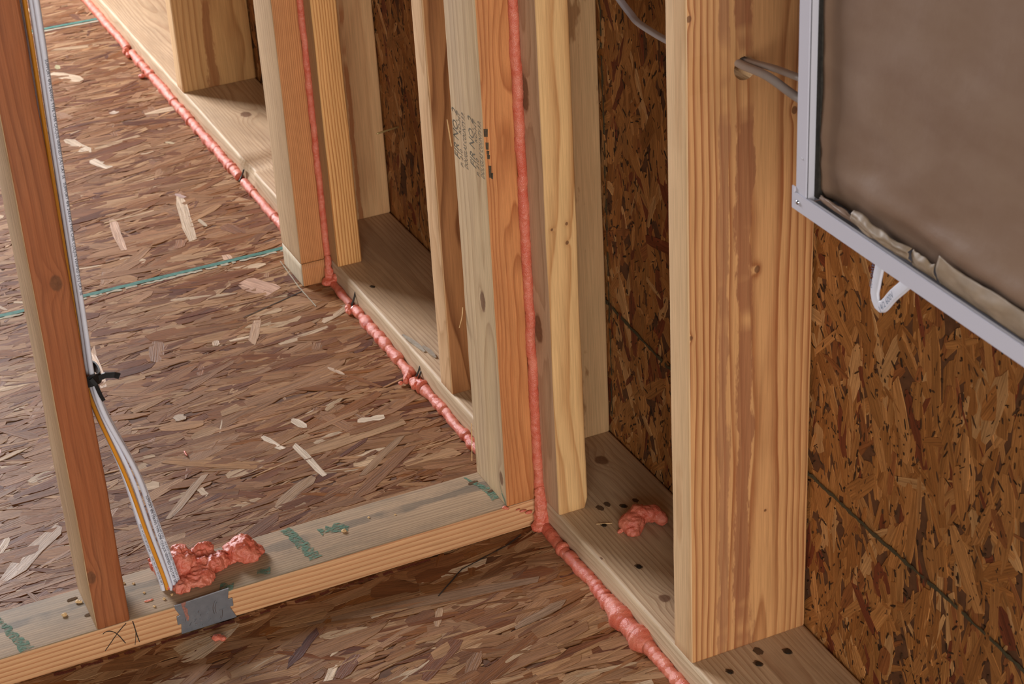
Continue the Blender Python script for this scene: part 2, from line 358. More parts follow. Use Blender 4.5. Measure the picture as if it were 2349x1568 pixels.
# ------------------------------------------------------------------ OSB
def strands(name, parent, u0, u1, v0, v1, n, ang0, angs, pal, mat, origin, frame, lmin=.03, lmax=.13, wmin=.005, wmax=.022, seed=1, top=0.0, extra=(), flecks=0, tilt=.012, thin=.3, gain=1.0):
    """n irregular wood strands pressed flat in panel coords (u,v); frame maps (u,v,h) to world"""
    R = np.random.default_rng(seed)
    K = 10
    tot = n+flecks
    cu = R.uniform(u0, u1, tot); cv = R.uniform(v0, v1, tot)
    L = np.exp(R.uniform(np.log(lmin), np.log(lmax), tot)); w = R.uniform(0, 1, tot)**1.2*(wmax-wmin)+wmin
    th = R.random(tot) < thin; w[th] *= .35; L[th] *= .7; w = np.minimum(w, L*.5)
    ang = ang0+R.normal(0, angs, tot)
    cross = R.random(tot) < .12; ang[cross] += R.uniform(-1.4, 1.4, cross.sum()); L[cross] *= .6
    pal = np.array([lin(c)[:3] for c in pal])*gain; ci = R.integers(0, len(pal), tot)
    col = pal[ci]*R.uniform(.88, 1.12, (tot, 1))
    if flecks:
        s = slice(n, tot); L[s] = np.exp(R.uniform(np.log(.0015), np.log(.012), flecks)); w[s] = R.uniform(.0007, .0022, flecks)
        ang[s] = ang0+R.normal(0, .6, flecks); col[s] = np.array(lin((52, 34, 20))[:3])*R.uniform(.5, 2.2, (flecks, 1))
    h = np.concatenate([np.sort(R.uniform(-.0011, -.0001, n)), np.full(flecks, -.00002)])
    if len(extra):
        ex = extra
        cu = np.append(cu, [e[0] for e in ex]); cv = np.append(cv, [e[1] for e in ex]); L = np.append(L, [e[2] for e in ex])
        w = np.append(w, [e[3] for e in ex]); ang = np.append(ang, [e[4] for e in ex]); h = np.append(h, [0.0]*len(ex))
        col = np.vstack([col, [[q*.85 for q in lin(e[5])[:3]] for e in ex]])
    N = len(cu)
    # outline: K points, pointed or square ragged ends
    base = np.array([(-.5, -.35), (-.25, -.5), (.05, -.5), (.3, -.5), (.5, -.4), (.5, .4), (.25, .5), (0, .5), (-.28, .5), (-.5, .38)])
    pts = np.repeat(base[None], N, 0)
    pts[:, :, 0] += R.normal(0, .035, (N, K)); pts[:, :, 1] += R.normal(0, .07, (N, K))
    taper = R.uniform(.25, 1, (N, 1)); e1 = [0, 9]; pts[:, e1, 1] *= taper
    taper = R.uniform(.25, 1, (N, 1)); e2 = [4, 5]; pts[:, e2, 1] *= taper
    bend = R.normal(0, .06, N)
    lu = pts[:, :, 0]*L[:, None]; lv = pts[:, :, 1]*w[:, None]+bend[:, None]*w[:, None]*0+(pts[:, :, 0]**2)*bend[:, None]*L[:, None]*.5
    ca, sa = np.cos(ang)[:, None], np.sin(ang)[:, None]
    U = cu[:, None]+lu*ca-lv*sa; Vv = cv[:, None]+lu*sa+lv*ca
    tx = R.normal(0, tilt, N)[:, None]; ty = R.normal(0, tilt, N)[:, None]
    hh = np.minimum(h[:, None]+lu*tx*.25+lv*ty+R.normal(0, .00004, (N, K)), .0003)+top
    U = np.clip(U, u0, u1); Vv = np.clip(Vv, v0, v1)
    Pt = np.stack([U, Vv, hh], -1); Pb = Pt.copy(); Pb[:, :, 2] -= .0011
    A = np.concatenate([Pt, Pb], 1).reshape(-1, 3)                       # N*2K
    o3 = np.array(origin); fr = np.array(frame)
    A = o3+A@fr
    idx = np.arange(N)[:, None]*(2*K)
    topf = idx+np.arange(K)[None]
    j = np.arange(K); jn = (j+1) % K
    side = np.stack([idx[:, None, 0][:, :, None]*0+idx[:, :, None]+(j+K)[None, :, None], idx[:, :, None]+(jn+K)[None, :, None], idx[:, :, None]+jn[None, :, None], idx[:, :, None]+j[None, :, None]], -1).reshape(N, K*4)
    if np.linalg.det(fr) < 0:
        topf = topf[:, ::-1]; side = side.reshape(N*K, 4)[:, ::-1].reshape(N, K*4)
    loops = np.concatenate([topf, side], 1).reshape(-1)
    ltot = np.tile(np.array([K]+[4]*K), N); lst = np.concatenate([[0], np.cumsum(ltot)[:-1]])
    me = bpy.data.meshes.new(name); me.vertices.add(len(A)); me.vertices.foreach_set('co', A.astype(np.float32).ravel())
    me.loops.add(len(loops)); me.loops.foreach_set('vertex_index', loops.astype(np.int32))
    me.polygons.add(len(ltot)); me.polygons.foreach_set('loop_start', lst.astype(np.int32)); me.polygons.foreach_set('loop_total', ltot.astype(np.int32))
    me.update()
    ca_ = me.color_attributes.new('Col', 'FLOAT_COLOR', 'POINT')
    cc = np.ones((N*2*K, 4), dtype=np.float32); cc[:, :3] = np.repeat(col, 2*K, 0); ca_.data.foreach_set('color', cc.ravel())
    uvl = me.uv_layers.new(name='UVMap')
    uo = R.uniform(0, 50, (N, 2)); uvv = np.stack([lu+uo[:, :1], lv+uo[:, 1:]], -1); uvv = np.concatenate([uvv, uvv], 1).reshape(-1, 2)
    uvl.data.foreach_set('uv', uvv[loops].astype(np.float32).ravel())
    me.polygons.foreach_set('use_smooth', np.zeros(len(ltot), dtype=bool)); me.materials.append(mat); me.validate()
    o = bpy.data.objects.new(name, me); COL.objects.link(o); o.parent = parent; o['kind'] = 'stuff'
    return o

FP = [(154, 112, 76), (140, 96, 60), (164, 124, 86), (124, 80, 48), (172, 136, 100), (148, 106, 72), (134, 88, 50), (158, 118, 84), (142, 100, 64), (116, 68, 36), (130, 80, 38)]
FP = FP*5+[(198, 174, 146), (96, 52, 30), (184, 156, 124), (104, 58, 30)]
WP = [(160, 108, 58), (148, 98, 50), (168, 118, 68), (140, 90, 44), (132, 80, 42), (156, 106, 56), (150, 100, 52), (154, 104, 56), (146, 94, 46), (162, 112, 62), (110, 54, 30), (178, 134, 86)]

floor = box('floor', (-4, -4, -.06), (.152, 6.5, -.0185), plain('underlay', (90, 70, 50), .9), None); floor['kind'] = 'structure'
floor['label'] = 'oriented strand board subfloor'
FO = Vector(floor.location)
def panel(name, lo, hi, parent, mat):
    o = box(name, lo, hi, mat, None, 0); o.parent = parent; o.location = Vector(o.location)-Vector(parent.location); return o
seams = [-3.995, -1.555, .883, 2.098, 3.318, 6.5]
def px_strand(a, b, w, c):
    ax, ay = a; bx, by = b
    return ((ax+bx)/2, (ay+by)/2, math.hypot(bx-ax, by-ay), w, math.atan2(by-ay, bx-ax), c)
PALE_GLINT = (224, 206, 184)  # window glint on tilted shiny strands, put into their colour
special = [
 px_strand((-.6103, .2032), (-.5216, .2891), .022, (186, 158, 132)), px_strand((-.1204, .8035), (-.0915, .7456), .034, (204, 164, 140)),
 px_strand((-.2043, 1.3846), (-.1874, 1.3314), .022, PALE_GLINT), px_strand((-.2233, 1.4962), (-.2005, 1.4151), .022, (206, 184, 156)),
 px_strand((-.1158, 1.1545), (-.1428, .9903), .018, (212, 190, 164)), px_strand((-.2065, .3195), (-.1968, .2307), .011, PALE_GLINT),
 px_strand((-.3813, .7142), (-.3865, .5967), .013, (214, 180, 150)), px_strand((-.2372, .3615), (-.2226, .3164), .010, PALE_GLINT),
 px_strand((-.1871, .3836), (-.1793, .3537), .012, PALE_GLINT), px_strand((-.2367, 1.13), (-.2499, 1.0001), .014, (196, 160, 134)),
 px_strand((-.1127, .3348), (-.0782, .3279), .012, PALE_GLINT), px_strand((-.1713, 1.8329), (-.1247, 1.7639), .030, (214, 192, 164)),
 px_strand((-.1358, .6845), (-.1685, .6056), .014, (192, 156, 124)), px_strand((-.3343, .2065), (-.2645, .2117), .008, (128, 84, 48)),
 px_strand((-.3204, -.0525), (-.0627, -.0988), .016, (150, 118, 92)), px_strand((-.1185, -.1713), (-.044, -.1521), .012, (156, 126, 100)),
 px_strand((-.2367, -.0319), (-.1847, -.0509), .034, (122, 74, 40)), px_strand((-.3667, -.1156), (-.3093, -.0624), .010, (86, 40, 22)),
 px_strand((-.4016, .2331), (-.3315, .3065), .012, (172, 142, 112)), px_strand((-.2773, .191), (-.209, .2376), .018, (168, 138, 108)),
 px_strand((-.1555, .2075), (-.0765, .2704), .012, (158, 126, 96)), px_strand((-.2328, .4485), (-.0806, .4693), .022, (156, 116, 84)),
 px_strand((-.3202, .9295), (-.1796, .9147), .016, (150, 108, 74))]
for e in range(26):  # more pale strands, sheen painted as a light colour
    x = rng.uniform(-.7, -.03); y = rng.uniform(.15, 2.3); special.append((x, y, rng.uniform(.012, .035), rng.uniform(.006, .016), rng.uniform(-1.9, -.9), (rng.integers(188, 216), rng.integers(162, 190), rng.integers(134, 164))))
for i in range(len(seams)-1):
    a, b = seams[i]+.003, seams[i+1]-.003
    p = panel('floor_panel', (-3.99, a, -.018), (.15, b, -.0014), floor, M['base_osb'])
    if i in (1, 2, 3):
        A = max(a, -.9); B = min(b, 3.1)
        ex = [e for e in special if A < e[1] < B]
        off = -Vector(p.location)-FO
        den = 6600
        strands('strands', p, -1.35, .002, A, B, int((B-A)*1.35*den), 0.03, .26, FP, M['osb_floor'],
                tuple(off), [(1, 0, 0), (0, 1, 0), (0, 0, 1)], seed=10+i, extra=ex, lmin=.035, lmax=.15, wmin=.005, wmax=.026, tilt=.016, thin=.5, gain=.92)
def strip(name, pts, w, mat, parent, z, jag=.0006, step=.01, normal='Z', frag=0.0, smear=None):
    """thin flat ragged line laid on a surface. pts in (u,v); normal Z: (x,y,z) ; X: wall (x=z, y=u, z=v)"""
    Pp = [Vector((a, b, 0)) for a, b in pts]; path = []
    for i in range(len(Pp)-1):
        n = max(1, int((Pp[i+1]-Pp[i]).length/step))
        for k in range(n): path.append(Pp[i].lerp(Pp[i+1], k/n))
    path.append(Pp[-1]); V = []; F = []
    for i, p in enumerate(path):
        t = (path[min(i+1, len(path)-1)]-path[max(i-1, 0)]).normalized(); s = Vector((-t.y, t.x, 0))
        ww = (w(i/(len(path)-1)) if callable(w) else w)/2
        for sg in (1, -1):
            q = p+s*(sg*ww+random.uniform(-jag, jag))
            V.append(q)
    def mp(q):
        if normal == 'Z': return (q.x, q.y, z)
        if normal == 'X': return (z, q.x, q.y)
        return (q.x, z, q.y)
    V = [mp(q) for q in V]
    for i in range(len(path)-1):
        if frag and random.random() < frag: continue
        F.append((2*i, 2*i+1, 2*i+3, 2*i+2))
    if not F: F = [(0, 1, 3, 2)]
    o = mesh(name, V, F, mat); 
    # give it a little thickness
    md = o.modifiers.new('t', 'SOLIDIFY'); md.thickness = .0002; md.offset = 0
    if parent:
        o.parent = parent; q = Vector(parent.matrix_world.translation) if False else Vector(parent.location)
        if parent.parent: q = q+Vector(parent.parent.location)
        o.location = -q
    return o
strip('joint_edge', [(-1.4, .8815), (0, .8795)], .0095, M['green'], floor, .0004, .0007)
strip('joint_rim', [(-1.4, .8725), (0, .8710)], .0055, M['palestrip'], floor, .0003, .0018, .006, frag=.15)
strip('joint_edge', [(-1.4, 2.1085), (0, 2.0935)], .011, M['green'], floor, .0004, .0007)
strip('joint_rim', [(-1.4, 2.095), (0, 2.080)], .0075, M['palestrip'], floor, .0003, .0012)
strip('chalk_line', [(-.52, .832), (-.30, .855), (-.19, .868)], .0022, M['red'], floor, .0004, .0006)
strip('chalk_line', [(-.26, .735), (-.13, .731), (-.05, .7315)], .0016, M['red'], floor, .0004, .0005)
strip('chalk_line', [(-.155, .690), (-.052, .725)], .0016, M['dark'], floor, .0004, .0003)
strip('chalk_line', [(-.0475, .838), (-.0515, .740), (-.0500, .669)], .0014, M['palestrip'], floor, .0005, .0004)
strip('chalk_line', [(-.0345, -.0100), (-.060, -.022), (-.125, -.040), (-.17, -.075)], .0016, M['dark'], floor, .0004, .0004)
strip('chalk_line', [(-.60, -.0045), (-.35, -.0065), (-.15, -.004)], .0045, M['red'], floor, .0004, .0012, .006, frag=.2)

# exterior sheathing
wall = box('wall_right', (D+.013, -4, -.02), (D+.02, 6.5, 2.6), plain('house_wrap', (170, 168, 160), .8), None); wall['kind'] = 'structure'
wall['label'] = 'exterior sheathing behind the studs'
WO = Vector(wall.location)
for (a, b) in ((-3.99, -1.22), (-1.215, 1.22), (1.225, 3.66), (3.665, 6.49)):
    p = panel('sheathing_panel', (D+.0022, a, -.015), (D+.0125, b, 2.59), wall, M['base_osb'])
    if a in (-1.215, 1.225):
        A, B = max(a, -1.2), min(b, 2.4)
        strands('strands', p, A, B, 0.0, .98, int((B-A)*.98*(5200 if a < 0 else 3600)), math.pi/2, .42, WP, M['osb_wall'],
                tuple(Vector((D+.001, 0, 0))-Vector(p.location)-WO), [(0, 1, 0), (0, 0, 1), (-1, 0, 0)], seed=30, lmin=.025, lmax=.10, wmin=.006, wmax=.020, flecks=int((B-A)*4500), tilt=.012, gain=1.12)
strip('marker_line', [(-1.0, .2235), (-.72, .2225), (-.60, .2275), (-.48, .2265), (-.37, .2305), (-.2, .226), (-.06, .2065), (.085, .221), (.12, .222)], .0042, M['olive'], wall, D-.0005, .0013, .006, 'X', frag=.06)
strip('marker_line', [(.086, .05), (.085, .3), (.0855, .9)], .003, M['olive'], wall, D-.0005, .0014, .008, 'X', frag=.15)

# ------------------------------------------------------------------ lumber
def thing_board(name, label, cat, **kw):
    o = board(name, **kw); tag(o, label, cat); return o

def dent(X, Y, z):
    # chewed notch in the room-side top arris just before the far nails
    k = max(0, 1-abs(z-2.485)/.035)
    if X < -.05 and Y < .0: X += .010*min(1, k*1.6); Y += .012*min(1, k*1.6)
    return X, Y
# exterior bottom plate: runs along Y; local x -> world x, local z -> world y (rot -90 about X): local y -> world -z... top = local -y
ext = board('bottom_plate', D, T, 5.1, [M['plate_side'], M['plate_ext'], M['plate_ext'], M['plate_ext'], M['end']], (D/2, -1.35, T/2), 'Y', r=.005, wob=.0008, seed=2, fine=(.5, 4.2), wane=dent)
tag(ext, 'long pine bottom plate along the sheathing, with the wall studs standing on it', 'plate')
# replace wood coordinate orientation: faces use local coords already
pp = board('bottom_plate', T, P, 1.9, [M['part_top'], M['part_front'], M['part_front'], M['part_front'], M['end']], (-.0085-1.9, P/2, T/2), 'X', r=.0025, wob=.0005, seed=3, fine=(1.0, 1.9))
tag(pp, 'short-wall bottom plate with green paint marks, crossing the floor at lower left', 'plate')
tag(board('plate_block', T, P, T-.0006, [M['stub'], M['stub'], M['far_front'], M['stub'], M['end']], (-.0071-T/2, .7372+P/2, 0), 'Z', r=.003, wob=.0004, seed=4),
    'small cut-off plate block on the floor under the farther double corner stud', 'block')

HT = 2.4
sd = {}
s = sd['s1'] = board('wall_stud', D-.001, T, HT, [M['s1_edge'], M['s1_face'], M['s1_face'], M['s1_face'], M['end']], (D/2-.0005, -.363+T/2, T), r=.0025, seed=5, wob=.0005)
tag(s, 'large wide-grained orange stud nearest the camera, drilled for two grey cables', 'stud')
def wane(X, Y, z):
    if X > .010: X -= max(0, (.009-z))*.5*((X-.010)/.009)
    return X, Y
s = sd['s2'] = board('wall_stud', T, D-.002, HT, [M['flat_side'], M['flat_front'], M['flat_front'], M['flat_front'], M['end']], (T/2, -.0469+D/2-.001, T), r=.003, seed=6, wob=.0011, wane=wane)
tag(s, 'pale striped stud turned edge-on just right of the near pink corner seam', 'stud')
s = sd['s2b'] = board('wall_stud', D-.001, T, HT, [M['back_near']]*4+[M['end']], (D/2-.0005, .0924+T/2, T), r=.003, seed=7)
tag(s, 'smooth pale stud with brown stains set back behind the edge-on stud at the near corner', 'stud')
s = sd['s3'] = board('wall_stud', D-.001, T, HT, [M['s3_edge'], M['s3_face'], M['s3_face'], M['s3_face'], M['end']], (D/2-.0005, .2735+T/2, T), r=.0025, seed=8)
tag(s, 'narrow-looking stud with V-shaped brown grain just behind the ink-stamped stud', 'stud')
s = sd['s5'] = board('wall_stud', T, D-.004, HT, [M['s5_side'], M['s5_front'], M['s5_front'], M['s5_front'], M['end']], (T/2, .6993+D/2-.002, T), r=.003, seed=9)
tag(s, 'bright orange striped stud turned edge-on right of the farther pink corner seam', 'stud')
s = sd['s5b'] = board('wall_stud', D-.001, T, HT, [M['s5b']]*4+[M['end']], (D/2-.0005, .8372+T/2, T), r=.003, seed=10)
tag(s, 'pale stud with two reddish streaks set back behind the farther edge-on striped stud', 'stud')
s = sd['s4'] = board('wall_stud', D-.001, T, HT, [M['s4_edge'], M['s4_face'], M['s4_face'], M['s4_face'], M['end']], (D/2-.0005, 1.5016+T/2, T), r=.003, seed=11)
tag(s, 'farthest visible wall stud, brown-streaked face, at top left beyond the far corner', 'stud')
for y in (2.315, -1.18):
    s = board('wall_stud', D-.001, T, HT, [M['s4_edge'], M['s4_face'], M['s4_face'], M['s4_face'], M['end']], (D/2-.0005, y, T), r=.003, seed=12)
    tag(s, 'wall stud just beyond the picture at the far end of the plate' if y > 0 else 'wall stud just outside the picture at right, beside the white-framed box', 'stud')
ps = board('corner_stud', T, P, HT, [M['stamp_side'], M['stamp_front'], M['stamp_front'], M['stamp_side'], M['end']], (-.0089-T/2, P/2, T), r=.0022, seed=13, wob=.0006)
tag(ps, 'ink-stamped corner stud with cream side and orange edge, left of the near pink seam', 'stud')
fs = board('corner_stud', T, P, HT, [M['far_side'], M['far_front'], M['far_front'], M['far_side'], M['end']], (-.0071-T/2, .7372+P/2, T), r=.0022, seed=14, wob=.0007)
tag(fs, 'corner stud standing on a cut-off plate block, left of the farther pink seam', 'stud')
ls = board('corner_stud', T, P, HT, [M['left_side'], M['left_front'], M['left_front'], M['left_front'], M['end']], (-.5444+T/2, P/2, T), r=.0035, seed=15, wob=.0009)
ls.name = 'partition_stud'
tag(ls, 'red-brown stud with cream side at the left edge, cables strapped to it', 'stud')

# drilled hole in the big stud
def drill(o, x, z, r):
    bm = bmesh.new(); bmesh.ops.create_cone(bm, cap_ends=True, segments=28, radius1=r, radius2=r, depth=.2)
    bmesh.ops.rotate(bm, cent=(0, 0, 0), matrix=Matrix.Rotation(math.pi/2, 3, 'X'), verts=bm.verts)
    me = bpy.data.meshes.new('c'); bm.to_mesh(me); bm.free(); c = bpy.data.objects.new('c', me); COL.objects.link(c)
    c.location = (x, o.location.y, z); md = o.modifiers.new('b', 'BOOLEAN'); md.object = c; md.operation = 'DIFFERENCE'; md.solver = 'EXACT'
    dg = bpy.context.evaluated_depsgraph_get(); dg.update(); new = bpy.data.meshes.new_from_object(o.evaluated_get(dg))
    o.modifiers.clear(); o.data = new; bpy.data.objects.remove(c)
    for p in o.data.polygons:
        p.use_smooth = abs(p.normal.z) < .9 and len(p.vertices) == 4
drill(sd['s1'], .0605, .6905, .0115)

# ------------------------------------------------------------------ grade stamp on the corner stud (ink, rotated to read upwards)
def ink_text(lines, parent, x, size_k=1.0, mat=None, name='grade_stamp'):
    V = []; F = []
    for (body, size, length, y, z) in lines:      # y,z: start of line in world; text runs upwards, top of letters towards +Y (left in view)
        v, f = text_mesh(body, size, .15); o = len(V); kx = length/max(q.x for q in v)
        for q in v: V.append((x, y+q.y, z+q.x*kx))
        F += [tuple(i+o for i in g) for g in f]
    ob = mesh(name, V, F, mat or M['stampink']); ob.parent = parent; ob.location = -Vector(parent.location); return ob
xs_ = -.0089-T-.0003
st = []
for (ya_, za_) in ((.0265, .466), (.0715, .460)):
    st += [('FIR NO. 2', .0205, .060, ya_, za_), ('P. 210        KD-HT', .0095, .066, ya_-.0087, za_-.006), ('DOUGLAS COUNTY F.P.', .0125, .067, ya_-.0220, za_-.0035)]
ink_text(st, ps, xs_)
def decal(name, polys, parent, mat, plane, c):
    """flat ink marks; polys are lists of 2-D points on plane 'X','Y' or 'Z' at coordinate c"""
    V = []; F = []
    for pl in polys:
        o = len(V)
        for a, b in pl: V.append({'X': (c, a, b), 'Y': (a, c, b), 'Z': (a, b, c)}[plane])
        F.append(tuple(range(o, o+len(pl))))
    ob = mesh(name, V, F, mat); ob.parent = parent; ob.location = -Vector(parent.location)
    if parent.rotation_euler[0] or parent.rotation_euler[1]:
        ob.matrix_parent_inverse = Matrix.Identity(4); ob.matrix_local = parent.matrix_basis.inverted(); 
    md = ob.modifiers.new('t', 'SOLIDIFY'); md.thickness = .0002; md.offset = 0
    return ob
def dash(x, z0, z1, w): return [(x-w/2, z0), (x+w/2, z0-.001), (x+w/2+.0006, z1), (x-w/2, z1+.001)]
for dd in (dash(-.0443, .5145, .5225, .0042), dash(-.0436, .4995, .5065, .0030), dash(-.0432, .4935, .4968, .0026), dash(-.0428, .4882, .4920, .0028), dash(-.0420, .4660, .4790, .0026), dash(-.0400, .4640, .4700, .0020)):
    decal('edge_stamp', [dd], ps, M['stampink_dark'], 'Y', -.0005)
decal('paint_mark', [[(.0005, .0395), (.0035, .046), (.013, .055), (.018, .066), (.012, .049), (.004, .0395)]], ps, M['teal'], 'X', xs_+.0001)

# marks on the partition plate
tz = T+.0004
def local_strip(name, pts, w, mat, parent, z, normal='Z', **k):
    o = strip(name, pts, w, mat, None, z, normal=normal, **k); o.parent = parent; o.matrix_local = parent.matrix_basis.inverted(); return o
bpy.context.view_layer.update()
local_strip('paint_mark', [(-.066, .084), (-.0535, .052), (-.0495, .022)], lambda t: .003+.010*t, M['teal'], pp, tz, jag=.0012, step=.004)
local_strip('paint_mark', [(-.296, .086), (-.291, .062), (-.288, .040)], lambda t: .010+.004*t, M['teal'], pp, tz, jag=.002, step=.004)
local_strip('paint_mark', [(-.288, .040), (-.284, .012)], .013, M['teal'], pp, tz, jag=.003, step=.004)
local_strip('paint_mark', [(-.262, .058), (-.242, .060), (-.228, .052)], .012, M['teal'], pp, tz, jag=.004, step=.004)
local_strip('paint_mark', [(-.40, .010), (-.386, .004)], .014, M['teal'], pp, tz, jag=.003, step=.004)
local_strip('paint_mark', [(-.352, .020), (-.338, .015)], .010, M['teal'], pp, tz, jag=.003, step=.004)
local_strip('paint_mark', [(-.640, .085), (-.628, .03), (-.622, .003)], lambda t: .003+.012*t, M['teal'], pp, tz, jag=.002, step=.004)
def pen(cp, w, parent, plane, c, name='pencil_mark', mat=None):
    return local_strip(name, [(p.x, p.y) for p in catmull([(a, b, 0) for a, b in cp], .002)], w, mat or M['dark'], parent, c, normal=plane, jag=.0001, step=.002)
pen([(-.5392, .0313), (-.5355, .0333), (-.529, .0315), (-.523, .0245), (-.5165, .0105)], .0009, pp, 'Y', -.0006)
pen([(-.512, .0365), (-.523, .027), (-.540, .0085)], .0009, pp, 'Y', -.0006)
pen([(-.5045, .0365), (-.5035, .027), (-.5025, .017), (-.501, .0065)], .0011, pp, 'Y', -.0006)
pen([(-.5030, .022), (-.5045, .013), (-.5065, .0045)], .0006, pp, 'Y', -.0006)

# ------------------------------------------------------------------ nails, pits, chips
def rod(a, b, r, seg=10, taper=0.0, head=0.0):
    a = Vector(a); b = Vector(b); t = (b-a).normalized(); s = t.orthogonal().normalized(); u = t.cross(s); V = []; F = []
    prof = [(0, r)]
    L = (b-a).length
    if head: prof = [(0, head), (.0012, head), (.0014, r)]
    prof += [(L-taper, r)]
    if taper: prof += [(L, r*.12)]
    for d, rr in prof:
        for j in range(seg):
            an = 2*math.pi*j/seg; V.append(a+t*d+(s*math.cos(an)+u*math.sin(an))*rr)
    n = len(prof)
    for i in range(n-1):
        for j in range(seg): F.append((i*seg+j, i*seg+(j+1) % seg, (i+1)*seg+(j+1) % seg, (i+1)*seg+j))
    F.append(tuple(range(seg-1, -1, -1))); F.append(tuple((n-1)*seg+j for j in range(seg)))
    return V, F
v, f = rod((D+.004, .7774, .2030), (.1035, .7730, .2012), .0015, taper=.004)
# sheathing nail that missed its stud: sticks out into the bay towards the room
o = mesh('nail', v, f, M['brass'], smooth=True); tag(o, 'thin brassy nail poking out of the sheathing beside the far pale stud', 'nail')

def nailhead(x, y, z, r, label, tilt=(0, 0), group=None, mat=None):
    a = Vector((x, y, z-.006)); b = Vector((x+tilt[0], y+tilt[1], z+.0012)); v, f = rod(b, a, .0012, head=r)
    o = mesh('nail', v, f, mat or M['nail'], smooth=False); tag(o, label, 'nail', group)
    # crushed dark wood around it
    return o
def splat(name, x, y, z, r, mat, parent, el=1.6, ang=0.8, seed=0):
    R = random.Random(seed+int(x*9999)+int(y*7777)); n = 18; pl = []
    for i in range(n):
        a = 2*math.pi*i/n; rr = r*R.uniform(.75, 1.05); px = rr*math.cos(a)*el; py = rr*math.sin(a)
        pl.append((x+px*math.cos(ang)-py*math.sin(ang), y+px*math.sin(ang)+py*math.cos(ang)))
    o = decal(name, [pl], parent, mat, 'Z', z); return o
bpy.context.view_layer.update()
zt = T+.0003
for (x, y, r, lab) in ((.0285, -.394, .0028, 'dark nail head nearest the room edge, in front of the big near stud'),
                       (.0614, -.3971, .0034, 'dark nail head in the middle of the plate in front of the big near stud'),
                       (.0988, -.3941, .0036, 'dark nail head nearest the sheathing in front of the big near stud'),
                       (.0334, -.1831, .0030, 'dark nail head in the plate midway between the big stud and the pink lump'),
                       (.0365, -.0905, .0026, 'dark nail head in the plate just left of the pink lump'),
                       (.0752, -.0665, .0030, 'sunk nail head in the plate behind the pink lump'),
                       (.0215, .6144, .0026, 'small dark nail in the plate in front of the farther corner')):
    nailhead(x, y, T, r, lab)
    splat('nail_stain', x, y+.001, zt, r*1.35, M['pit'], ext, 1.5, 1.9)
for (x, y, r) in ((.060, -.053, .004), (.093, -.062, .0035), (.049, -.0555, .0045), (.072, -.378, .005)):
    splat('nail_stain', x, y, zt, r, M['pit'], ext, 1.5, 1.7)
for (x, y) in ((-.061, .0685), (-.0475, .0405), (-.5555, .071), (-.5445, .033)):
    splat('tool_pit', x, y, tz+.0001, .0028, M['pit'], pp, 2.6, .15)
    
def bentnail(pts, r, label):
    path = catmull(pts, .0015)
    V, F = sweep(path, lambda i, a: [(r*math.cos(t*math.pi/4), r*math.sin(t*math.pi/4)) for t in range(8)], up=Vector((.3, 1, .2)))
    o = mesh('bent_nail', V, F, M['nail'], smooth=True); tag(o, label, 'nail'); return o
bentnail([(.001, .3865, .026), (-.004, .3855, .016), (-.010, .386, .006), (-.012, .388, -.002)], .0013, 'bent black nail leaning on the plate edge at the lumpy break in the pink bead')
bentnail([(-.0005, .3815, .020), (-.004, .3815, .012), (-.007, .3825, .004)], .0012, 'second black nail close beside the bent one at the break in the pink bead')
bentnail([(.001, .632, .028), (-.003, .631, .018), (-.009, .630, .006), (-.012, .628, -.002)], .0015, 'bent black nail on the plate edge just before the farther corner')
bentnail([(.001, 1.158, .020), (-.005, 1.155, .010), (-.012, 1.15, .004)], .0014, 'dark nail at the notch of the plate far beyond the corner')

def chip(pts, w, th, mat, label, name='wood_splinter'):
    path = catmull(pts, .003) if len(pts) > 2 else [Vector(pts[0]), (Vector(pts[0])+Vector(pts[1]))/2, Vector(pts[1])]
    n = len(path)
    def sec(i, a):
        k = math.sin(math.pi*min(max(i/(n-1), .06), .94))**.5; return [(-w/2*k, -th/2), (w/2*k, -th/2), (w/2*k, th/2), (-w/2*k, th/2)]
    V, F = sweep(path, sec); o = mesh(name, V, F, mat); tag(o, label, 'splinter'); return o
chip([(.003, .452, T+.004), (.010, .425, T+.0015), (.013, .398, T+.001)], .007, .0014, M['greychip'], 'long grey splinter lifting off the plate edge between the two corners')
chip([(.014, .405, T+.006), (.0175, .392, T+.004), (.0195, .374, T+.0015)], .006, .0014, M['greychip'], 'short pale wood sliver standing on the plate beside the narrow brown stud')
chip([(-.0475, .0935, .105), (-.0485, .093, .08), (-.0500, .0935, .052)], .0012, .0008, M['chip'], 'thin straw-coloured splinter hanging at the foot of the ink-stamped stud')
chip([(-.0482, .092, .265), (-.0500, .0925, .252), (-.0535, .0945, .238)], .0013, .0008, M['chip'], 'short splinter curling off the ink-stamped stud at mid height')
chip([(-.0485, .0905, .470), (-.0505, .093, .502)], .0014, .0009, M['chip'], 'long peeling fibre on the back arris of the ink-stamped stud')
chip([(.0295, -.0845, T+.001), (.0465, -.092, T+.001)], .0009, .0008, M['chip'], 'straw-like sliver on the plate left of the pink lump')

